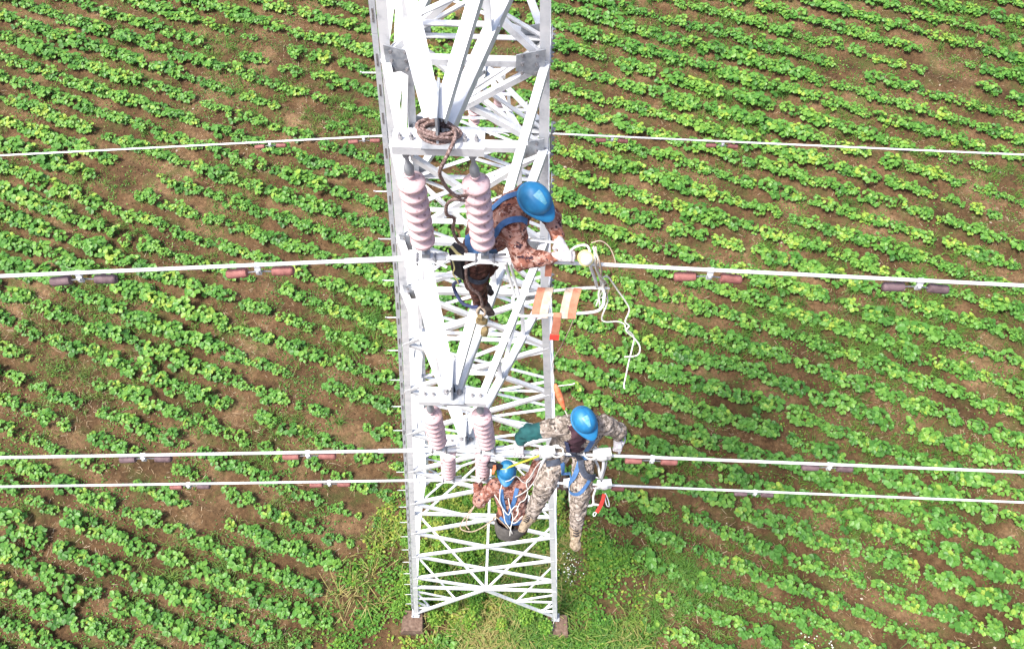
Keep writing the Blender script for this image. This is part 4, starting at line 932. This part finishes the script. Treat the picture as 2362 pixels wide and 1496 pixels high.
strap(B3, [(0.40, -3.42, 13.80), (0.50, -3.50, 13.77), (0.62, -3.50, 13.77), (0.72, -3.42, 13.80)], 0.055, 'blue_strap', 'waist_belt', pC, 0.012)
strap(B3, [(0.40, -3.34, 13.95), (0.40, -3.40, 13.90), (0.405, -3.42, 13.87)], 0.045, 'orange', 'chest_pocket_radio', pC, 0.012, th=0.02)

# ------------------------------------------------------------------ tool bag and its rope
mb = MB(); c = Vector((0.545, -3.47, 13.58))
ax = Vector((-0.12, -0.30, -0.93)).normalized(); ux = Vector((1, 0.15, 0)); ux = (ux - ax * ux.dot(ax)).normalized(); uy = ax.cross(ux)
ring = lambda h, a, b: [c + ax * h + ux * (a * math.cos(t)) + uy * (b * math.sin(t)) for t in np.linspace(0, 2 * math.pi, 17)[:-1]]
R_ = [ring(0.17, 0.16, 0.10), ring(0.05, 0.20, 0.13), ring(-0.06, 0.22, 0.15), ring(-0.13, 0.215, 0.145), ring(-0.13, 0.20, 0.13), ring(0.15, 0.14, 0.085)]
mb.add([v for r_ in R_ for v in r_], [(j * 16 + i, j * 16 + (i + 1) % 16, (j + 1) * 16 + (i + 1) % 16, (j + 1) * 16 + i) for j in range(5) for i in range(16)] + [tuple(range(16)), tuple(range(80, 96))])
bag = mb.build('tool_bag', MAT['canvas'], None, auto=60); tag(bag, 'dark grey open canvas tool bag at the lap of the roped worker', 'bag')
MB().tube([p + ax * -0.004 for p in ring(-0.132, 0.208, 0.138)], 0.008, 6, closed=True).build('rim', MAT['black'], bag, smooth=True)
MB().tube(spline([ring(-0.13, 0.18, 0.12)[5], c + ax * -0.2 + ux * -0.2, c + ax * -0.12 + ux * -0.24 + uy * -0.05, ring(0.02, 0.18, 0.12)[9]], 6), 0.006, 6).build('carry_cord', MAT['tan_rope'], bag)
def rope(name, label, pts, r_, mat, n=8, cat='rope', group=None, sides=6, closed=False):
    o = MB().tube(spline(pts, n, closed), r_, sides, closed=closed).build(name, MAT[mat], None, smooth=True); tag(o, label, cat, group); return o
rope('tan_rope', 'tan rope looping out beside the canvas tool bag', [(0.45, -3.30, 13.76), (0.38, -3.36, 13.70), (0.22, -3.46, 13.58), (0.07, -3.515, 13.50), (-0.06, -3.49, 13.46), (-0.095, -3.43, 13.45), (-0.03, -3.32, 13.48), (0.06, -3.21, 13.53), (0.10, -3.17, 13.55), (0.085, -3.19, 13.55), (0.01, -3.31, 13.50), (-0.025, -3.42, 13.47), (0.02, -3.49, 13.49)], 0.0085, 'tan_rope')

# ------------------------------------------------------------------ steel rope coil on the top arm, and its hanging end
pts = []
for i in range(7 * 20 + 1):
    t = i / 20 * 2 * math.pi; k = i / 140
    rr_ = 0.108 + 0.016 * math.sin(t * 0.37 + 1) + 0.006 * math.sin(3.1 * t)
    pts.append((rr_ * math.cos(t) * 1.05 + 0.004, -3.02 + rr_ * math.sin(t) * 0.6, 20.16 + 0.05 * k + 0.018 * math.sin(t * 0.71 + 2) - 0.02 * math.cos(t)))
tail = spline([pts[-1], (0.11, -3.1, 20.22), (0.06, -3.19, 20.15), (0.012, -3.20, 20.02), (0.018, -3.17, 19.90), (0.045, -3.14, 19.78), (0.10, -3.12, 19.68), (0.165, -3.08, 19.64), (0.15, -3.10, 19.615), (0.08, -3.10, 19.62), (0.025, -3.08, 19.54), (0.015, -3.06, 19.40), (0.06, -3.02, 19.30), (0.04, -2.98, 19.12), (0.065, -2.98, 18.98), (0.125, -2.97, 18.86), (0.125, -3.02, 18.70), (0.12, -3.02, 18.56), (0.15, -3.03, 18.42), (0.21, -3.02, 18.32), (0.235, -3.02, 18.20), (0.235, -3.0, 18.08)], 6)
o = MB().tube([Vector(p) for p in pts[:-1]] + tail, 0.0125, 7).build('steel_rope', MAT['rust_rope'], None, smooth=True); tag(o, 'rusty brown steel rope coiled round the top arm tip and hanging down', 'steel rope')
# hoist block on the rope's end
hb = empty('hoist_block', (0.21, -2.99, 17.86)); tag(hb, 'brass shackle and hoist block hanging below the crouching worker boots', 'hoist')
MB().tube(spline([(0.225, -3.0, 18.08), (0.26, -3.02, 18.04), (0.25, -3.02, 17.98), (0.205, -3.02, 17.98), (0.195, -3.01, 18.04)], 5, True), 0.011, 7, closed=True).build('shackle', MAT['tan_rope'], hb, smooth=True)
mb = MB(); mb.lathe((0.225, -3.06, 17.90), (0.1, 0.9, 0.2), [(0.03, 0), (0.05, 0.01), (0.05, 0.05), (0.03, 0.06)], 14); mb.box((0.215, -3.04, 17.95), 0.04, 0.04, 0.1); mb.build('block', MAT['brass'], hb, auto=40)
mb = MB(); mb.lathe((0.25, -3.08, 17.77), (0.1, -0.1, 1), [(0.012, 0), (0.034, 0.02), (0.034, 0.09), (0.018, 0.11)], 12); mb.build('hook_body', MAT['brass'], hb, auto=40)
rope('safety_strap', 'dark blue webbing loop hanging below the black tool pouch', [(0.06, -2.93, 18.36), (0.0, -2.86, 18.20), (0.0, -2.83, 18.05), (0.06, -2.90, 17.98), (0.14, -2.95, 18.0), (0.2, -2.98, 18.05)], 0.016, 'navy', cat='strap')

# ------------------------------------------------------------------ line trolley with orange straps on the top conductor
tr = empty('line_trolley', (0.9, -3.05, 18.4)); tag(tr, 'wheeled line trolley with white tube frame and orange strap seat beside crouching worker', 'trolley')
mb = MB(); c = Vector((1.015, -3.05, 18.905)); ax = Vector((0.15, -0.75, 0.62)).normalized()
mb.lathe(c - ax * 0.03, ax, [(0.05, 0), (0.058, 0.006), (0.05, 0.016), (0.042, 0.03), (0.05, 0.045), (0.058, 0.055), (0.05, 0.062)], 22)
mb.build('wheel', MAT['yellow'], tr, auto=45)
MB().lathe(c + ax * 0.03, ax, [(0.04, 0), (0.044, 0.008), (0.03, 0.02), (0.012, 0.026)], 18).build('wheel_cap', MAT['white_plastic'], tr, auto=45)
MB().tube(spline([c + Vector((0.03, 0.02, 0.05)), c + Vector((0.0, 0.05, 0.09)), c + Vector((-0.07, 0.06, 0.06)), c + Vector((-0.12, 0.03, 0.03)), c + Vector((-0.13, 0.0, -0.01))], 6), 0.009, 6).build('hook_arm', MAT['white_plastic'], tr, smooth=True)
MB().tube([(0.56, -2.93, 18.95), (0.80, -2.965, 18.97)], 0.010, 6).build('hand_bar', MAT['galv'], tr)
mb = MB(); mb.tube([c + Vector((0.03, -0.01, 0.0)), (1.06, -3.03, 18.78), (1.12, -3.0, 18.55), (1.15, -2.985, 18.41)], 0.013, 8); mb.build('hanger', MAT['galv'], tr, smooth=True)
mb = MB(); mb.tube([c + Vector((0.055, 0.0, 0.02)), (1.10, -3.0, 18.74), (1.17, -2.96, 18.50), (1.19, -2.97, 18.40)], 0.012, 8); mb.build('hanger', MAT['white_plastic'], tr, smooth=True)
for dx in (0.0, 0.035):
    MB().tube(spline([(0.42 + dx, -3.06, 18.83), (0.44 + dx, -3.05, 18.70), (0.475 + dx, -3.06, 18.52), (0.50 + dx, -3.08, 18.40)], 4), 0.012, 8).build('hanger', MAT['white_plastic'], tr, smooth=True)
fr = spline([(0.52, -3.085, 18.40), (0.85, -3.02, 18.405), (1.12, -2.985, 18.40), (1.20, -3.0, 18.40), (1.205, -3.08, 18.38), (1.19, -3.14, 18.37), (1.12, -3.185, 18.36), (0.85, -3.215, 18.36), (0.60, -3.24, 18.36), (0.53, -3.23, 18.365), (0.495, -3.18, 18.38), (0.49, -3.11, 18.40)], 6, True)
MB().tube(fr, 0.0125, 8, closed=True).build('seat_frame', MAT['white_plastic'], tr, smooth=True)
MB().tube([(1.12, -2.985, 18.40), (1.25, -2.985, 18.40)], 0.0125, 8).build('rail_end', MAT['white_plastic'], tr, smooth=True)
def slab(pts, w, th, mat, name, parent, side=Vector((1, 0, 0))):
    pts = [Vector(p) for p in pts]; mb = MB(); vs = []
    for i, p in enumerate(pts):
        t = (pts[min(i + 1, len(pts) - 1)] - pts[max(i - 1, 0)]).normalized(); s_ = (side - t * side.dot(t)).normalized(); n_ = s_.cross(t)
        vs += [p - s_ * w / 2 - n_ * th / 2, p + s_ * w / 2 - n_ * th / 2, p + s_ * w / 2 + n_ * th / 2, p - s_ * w / 2 + n_ * th / 2]
    m = len(pts); mb.add(vs, [(i * 4 + k, i * 4 + (k + 1) % 4, (i + 1) * 4 + (k + 1) % 4, (i + 1) * 4 + k) for i in range(m - 1) for k in range(4)] + [(0, 1, 2, 3), tuple((m - 1) * 4 + k for k in range(4))])
    return mb.build(name, MAT[mat], parent)
for xc, a, b in ((0.735, 'orange', 'cream'), (0.955, 'cream', 'orange')):
    for dx, mt, lift in ((-0.033, a, 0.0), (0.030, b, 0.004)):
        slab([(xc + dx + 0.01, -3.0, 18.375), (xc + dx + 0.01, -3.012, 18.42 + lift), (xc + dx, -3.05, 18.423 + lift), (xc + dx - 0.02, -3.13, 18.395 + lift), (xc + dx - 0.035, -3.215, 18.38 + lift), (xc + dx - 0.035, -3.245, 18.35)], 0.062, 0.006, mt, 'seat_strap', tr)
slab([(0.835, -3.215, 18.385), (0.835, -3.245, 18.37), (0.835, -3.262, 18.30), (0.83, -3.285, 18.21), (0.828, -3.295, 18.16)], 0.062, 0.008, 'orange', 'strap_tail', tr)
slab([(0.828, -3.293, 18.175), (0.826, -3.31, 18.125)], 0.075, 0.018, 'red', 'strap_tail_end', tr)
slab([(0.745, -3.09, 18.86), (0.745, -3.105, 18.80), (0.745, -3.11, 18.74)], 0.05, 0.008, 'orange', 'wrist_strap', tr)
# ropes round the trolley
rg = np.random.default_rng(5)
for i in range(7):
    j = lambda s_=0.018: rg.normal(0, s_)
    P = [(1.07 + j(0.01), -3.0 + j(0.01), 18.99), (1.10 + j(), -3.05 + j(), 18.90), (1.13 + j(), -3.04 + j(), 18.76), (1.165 + j(), -3.02 + j(), 18.62), (1.19 + j(), -3.0 + j(), 18.48), (1.20 + j(), -3.0 + j(), 18.38 + j()), (1.19 + j(0.03), -3.04 + j(0.02), 18.28 + j(0.04))]
    rope('hand_line', 'thin cream hand line bunched at the wheel end of the trolley', P, 0.0055 if i % 2 else 0.0042, 'white_rope' if i % 3 else 'cream', group='hand lines bunched on the trolley')
rope('white_rope', 'white rope end curling away in a hook below the trolley', [(1.17, -3.03, 18.62), (1.22, -3.0, 18.58), (1.315, -3.005, 18.40), (1.39, -3.03, 18.28), (1.43, -3.06, 18.2), (1.405, -3.12, 18.12), (1.44, -3.14, 18.08), (1.42, -3.17, 18.05), (1.50, -3.19, 17.96), (1.55, -3.235, 17.90), (1.53, -3.29, 17.86), (1.424, -3.305, 17.85)], 0.0068, 'white_rope')
rope('white_rope', 'long white rope end dangling straight below the trolley', [(1.19, -3.0, 18.45), (1.225, -3.0, 18.36), (1.245, -3.04, 18.28), (1.205, -3.14, 18.20), (1.24, -3.16, 18.17), (1.34, -3.13, 18.13), (1.40, -3.13, 18.09), (1.42, -3.15, 18.05), (1.495, -3.165, 17.95), (1.49, -3.23, 17.88), (1.47, -3.31, 17.80), (1.455, -3.39, 17.70), (1.445, -3.45, 17.61), (1.455, -3.47, 17.59)], 0.0068, 'white_rope')
rope('thin_line', 'thin pale line arching up from the trolley wheel', [(1.05, -2.98, 19.0), (1.12, -2.96, 19.0), (1.19, -2.98, 18.95), (1.235, -3.03, 18.87), (1.24, -3.05, 18.84)], 0.0042, 'cream')
rope('thin_line', 'thin tan line running from the strap tail down to the orange sleeve', [(0.97, -3.23, 18.36), (0.95, -3.25, 18.22), (0.90, -3.26, 17.95), (0.86, -3.24, 17.7), (0.85, -3.22, 17.5), (0.885, -3.26, 17.24)], 0.004, 'tan_rope')
mb = MB(); mb.tube(spline([(0.885, -3.265, 17.22), (0.90, -3.285, 17.18), (0.935, -3.33, 17.10), (0.965, -3.37, 17.03), (0.985, -3.40, 16.98)], 4), [0.012, 0.016, 0.02, 0.024, 0.027, 0.03, 0.031, 0.032, 0.032, 0.031, 0.03, 0.027, 0.024, 0.02, 0.016, 0.012, 0.01], 8)
lan = mb.build('shock_absorber', MAT['hiviz'], None, smooth=True); tag(lan, 'bright orange shock absorber sleeve above the grey camouflage worker helmet', 'lanyard')
MB().tube([(0.985, -3.40, 16.98), (1.02, -3.43, 16.90), (1.04, -3.40, 16.80)], 0.006, 6).build('lanyard_tail', MAT['white_rope'], lan)
MB().tube(spline([(0.90, -3.275, 17.2), (0.95, -3.265, 17.2), (1.04, -3.26, 17.22), (1.06, -3.25, 17.23)], 4), 0.0055, 6).build('cord_end', MAT['white_rope'], lan)

# ------------------------------------------------------------------ the two lower trolleys
def pulley(root, c, size=1.0, ringside=1):
    c = Vector(c)
    mb = MB(); q = Matrix.Rotation(0.1, 3, 'Z')
    mb.box(c + Vector((0, 0, 0.03)), 0.15 * size, 0.075 * size, 0.10 * size, q); mb.lathe(c + Vector((0, -0.06, 0.035)) * size, (0, 1, 0), [(0.03, 0), (0.052, 0.012), (0.052, 0.03), (0.04, 0.06), (0.052, 0.09), (0.052, 0.108), (0.03, 0.12)], 18)
    mb.build('pulley_block', MAT['white_plastic'], root, auto=40)
    rc = c + Vector((ringside * 0.095, 0.0, 0.06)) * size
    MB().tube([rc + Vector((math.cos(t) * 0.062, math.sin(t) * 0.058, 0.01 * math.sin(t))) * size for t in np.linspace(0, 2 * math.pi, 25)[:-1]], 0.0085, 6, closed=True).build('guard_ring', MAT['white_plastic'], root, smooth=True)
t2 = empty('line_trolley', (1.13, -3.53, 16.25)); tag(t2, 'white two wheeled line trolley carrying the grey camouflage worker', 'trolley')
wl, wr = wire_at('middle', 0.86), wire_at('middle', 1.40)
pulley(t2, wl, 1.0, 1); pulley(t2, wr, 1.15, -1)
MB().tube([wl + Vector((0.08, 0.045, 0.05)), wr + Vector((-0.08, 0.045, 0.05))], 0.0135, 8).build('spreader_bar', MAT['white_plastic'], t2, smooth=True)
for pts, rr_, mt in (([wr + Vector((0.02, -0.03, -0.02)), (1.43, -3.60, 16.05), (1.415, -3.64, 15.86)], 0.016, 'galv'), ([wr + Vector((0.05, -0.03, 0.0)), (1.455, -3.58, 16.08), (1.43, -3.66, 15.84)], 0.009, 'galv_dull'), ([wl + Vector((-0.01, -0.03, -0.02)), (0.82, -3.58, 16.06), (0.81, -3.60, 15.88)], 0.016, 'galv')):
    MB().tube(spline(pts, 4), rr_, 7).build('hanger', MAT[mt], t2, smooth=True)
MB().tube(spline([(0.81, -3.60, 15.88), (0.85, -3.5, 15.92), (1.0, -3.42, 15.985), (1.25, -3.42, 15.985), (1.38, -3.5, 15.92), (1.415, -3.62, 15.86)], 5), 0.014, 8).build('seat_bar', MAT['white_plastic'], t2, smooth=True)
MB().box((1.13, -3.40, 16.005), 0.34, 0.16, 0.025).build('seat_board', MAT['cream'], t2)
t3 = empty('line_trolley', (1.6, -2.9, 13.5)); tag(t3, 'white pulley trolley with red strap hook on the lowest conductor', 'trolley')
w3 = wire_at('lower', 1.72); w4 = wire_at('lower', 1.28)
pulley(t3, w3, 1.2, -1); pulley(t3, w4, 1.1, 1)
MB().tube(spline([w3 + Vector((-0.10, -0.04, 0.02)), w3 + Vector((-0.13, -0.12, -0.10)), (1.60, -3.06, 13.36), (1.56, -3.09, 13.35), (1.36, -3.10, 13.35), (1.30, -3.06, 13.38), w4 + Vector((0, -0.05, 0.0))], 6), 0.015, 8).build('hanger_frame', MAT['white_plastic'], t3, smooth=True)
MB().tube([(1.60, -3.07, 13.355), (1.72, -3.085, 13.345)], 0.015, 8).build('frame_end', MAT['white_plastic'], t3, smooth=True)
slab([(1.44, -2.94, 13.53), (1.45, -2.99, 13.46), (1.455, -3.10, 13.375)], 0.15, 0.012, 'white_plastic', 'seat_pad', t3)
slab([(1.725, -2.98, 13.50), (1.715, -3.04, 13.45), (1.69, -3.10, 13.40), (1.645, -3.17, 13.33)], 0.045, 0.02, 'red', 'red_strap', t3)
MB().tube(spline([(1.64, -3.175, 13.33), (1.62, -3.21, 13.30), (1.60, -3.20, 13.30), (1.61, -3.17, 13.32)], 4, True), 0.006, 6, closed=True).build('snap_hook', MAT['galv'], t3, smooth=True)
MB().tube(spline([(1.74, -2.97, 13.50), (1.78, -3.03, 13.45), (1.80, -3.10, 13.40), (1.77, -3.10, 13.40), (1.745, -3.03, 13.45)], 5, True), 0.006, 6, closed=True).build('carabiner', MAT['galv'], t3, smooth=True)
mb = MB(); mb.tube(spline([(1.585, -3.48, 16.34), (1.61, -3.44, 16.38), (1.60, -3.40, 16.42), (1.575, -3.42, 16.42), (1.555, -3.48, 16.35), (1.56, -3.54, 16.30)], 5, True), 0.009, 7, closed=True)
o = mb.build('carabiner', MAT['galv_dull'], None, smooth=True); tag(o, 'grey steel snap hook held in the gloved hand beside the white pulley', 'snap hook')
# white rope tangle over worker C, yellow sling and orange tag
rg = np.random.default_rng(9)
tangle = [[(0.42, -3.19, 14.33), (0.40, -3.25, 14.25), (0.40, -3.32, 14.12), (0.44, -3.40, 14.02), (0.47, -3.50, 13.90), (0.53, -3.56, 13.82), (0.56, -3.60, 13.74)],
  [(0.33, -3.25, 14.15), (0.37, -3.30, 14.12), (0.42, -3.36, 14.05), (0.50, -3.44, 13.98), (0.54, -3.40, 14.03), (0.60, -3.35, 14.05), (0.62, -3.42, 13.97), (0.55, -3.50, 13.88), (0.60, -3.50, 13.87), (0.68, -3.43, 13.92)],
  [(0.46, -3.16, 14.36), (0.52, -3.14, 14.37), (0.56, -3.10, 14.36), (0.60, -3.08, 14.32), (0.66, -3.12, 14.26), (0.72, -3.12, 14.24), (0.78, -3.05, 14.26), (0.80, -3.0, 14.36)],
  [(0.58, -3.28, 14.16), (0.66, -3.24, 14.18), (0.74, -3.18, 14.2), (0.82, -3.08, 14.26), (0.86, -2.98, 14.36)],
  [(0.60, -3.40, 14.0), (0.64, -3.32, 14.07), (0.70, -3.28, 14.08), (0.73, -3.20, 14.15), (0.71, -3.12, 14.24), (0.76, -3.06, 14.3), (0.82, -2.98, 14.4), (0.88, -2.94, 14.5)],
  [(0.53, -3.62, 13.72), (0.54, -3.55, 13.84), (0.56, -3.46, 13.93), (0.52, -3.36, 14.05), (0.50, -3.28, 14.12)]]
labs = ('white rope running down the chest of the roped worker to the bag', 'white rope looped twice over the roped worker belly', 'white rope curling round the helmet peak of the roped worker', 'white rope drawn straight over the roped worker raised arm', 'knotted white rope rising from the roped worker shoulder to the pulley', 'short white rope end lying up the roped worker jacket front')
for P, lb in zip(tangle, labs): rope('white_rope', lb, P, 0.0062, 'white_rope', group='ropes tangled on the roped worker')
slab(spline([(0.30, -2.98, 14.30), (0.36, -3.0, 14.38), (0.44, -3.02, 14.42), (0.56, -2.98, 14.44), (0.72, -2.92, 14.46), (0.86, -2.86, 14.46)], 4), 0.035, 0.006, 'yellow_strap', 'yellow_sling', None, Vector((0, -0.8, 0.6)))
ys = bpy.data.objects['yellow_sling']; tag(ys, 'yellow webbing sling stretched across the front of the lowest blue helmet', 'sling')
mb = MB(); mb.tube(spline([(0.25, -2.98, 14.44), (0.30, -3.0, 14.46), (0.36, -3.0, 14.43), (0.42, -2.99, 14.40)], 4), [0.03, 0.038, 0.043, 0.046, 0.048, 0.047, 0.046, 0.045, 0.043, 0.04, 0.034, 0.028, 0.02], 10)
o = mb.build('tool_sheath', MAT['black'], None, smooth=True); tag(o, 'black rubber sheath between the lowest insulator and the blue helmet', 'sheath')
o = slab([(0.325, -3.03, 14.53), (0.33, -3.045, 14.50), (0.31, -3.07, 14.46), (0.305, -3.09, 14.43)], 0.035, 0.02, 'hiviz', 'orange_tag', None); tag(o, 'small bright orange plastic tag lying on the black rubber sheath', 'tag')
rope('thin_rope', 'thin white rope hanging over the soil covered concrete footing', [(1.83, -1.90, 0.50), (1.80, -2.05, 0.38), (1.79, -2.18, 0.30), (1.78, -2.30, 0.12), (1.78, -2.36, 0.02)], 0.007, 'white_rope', cat='cord')
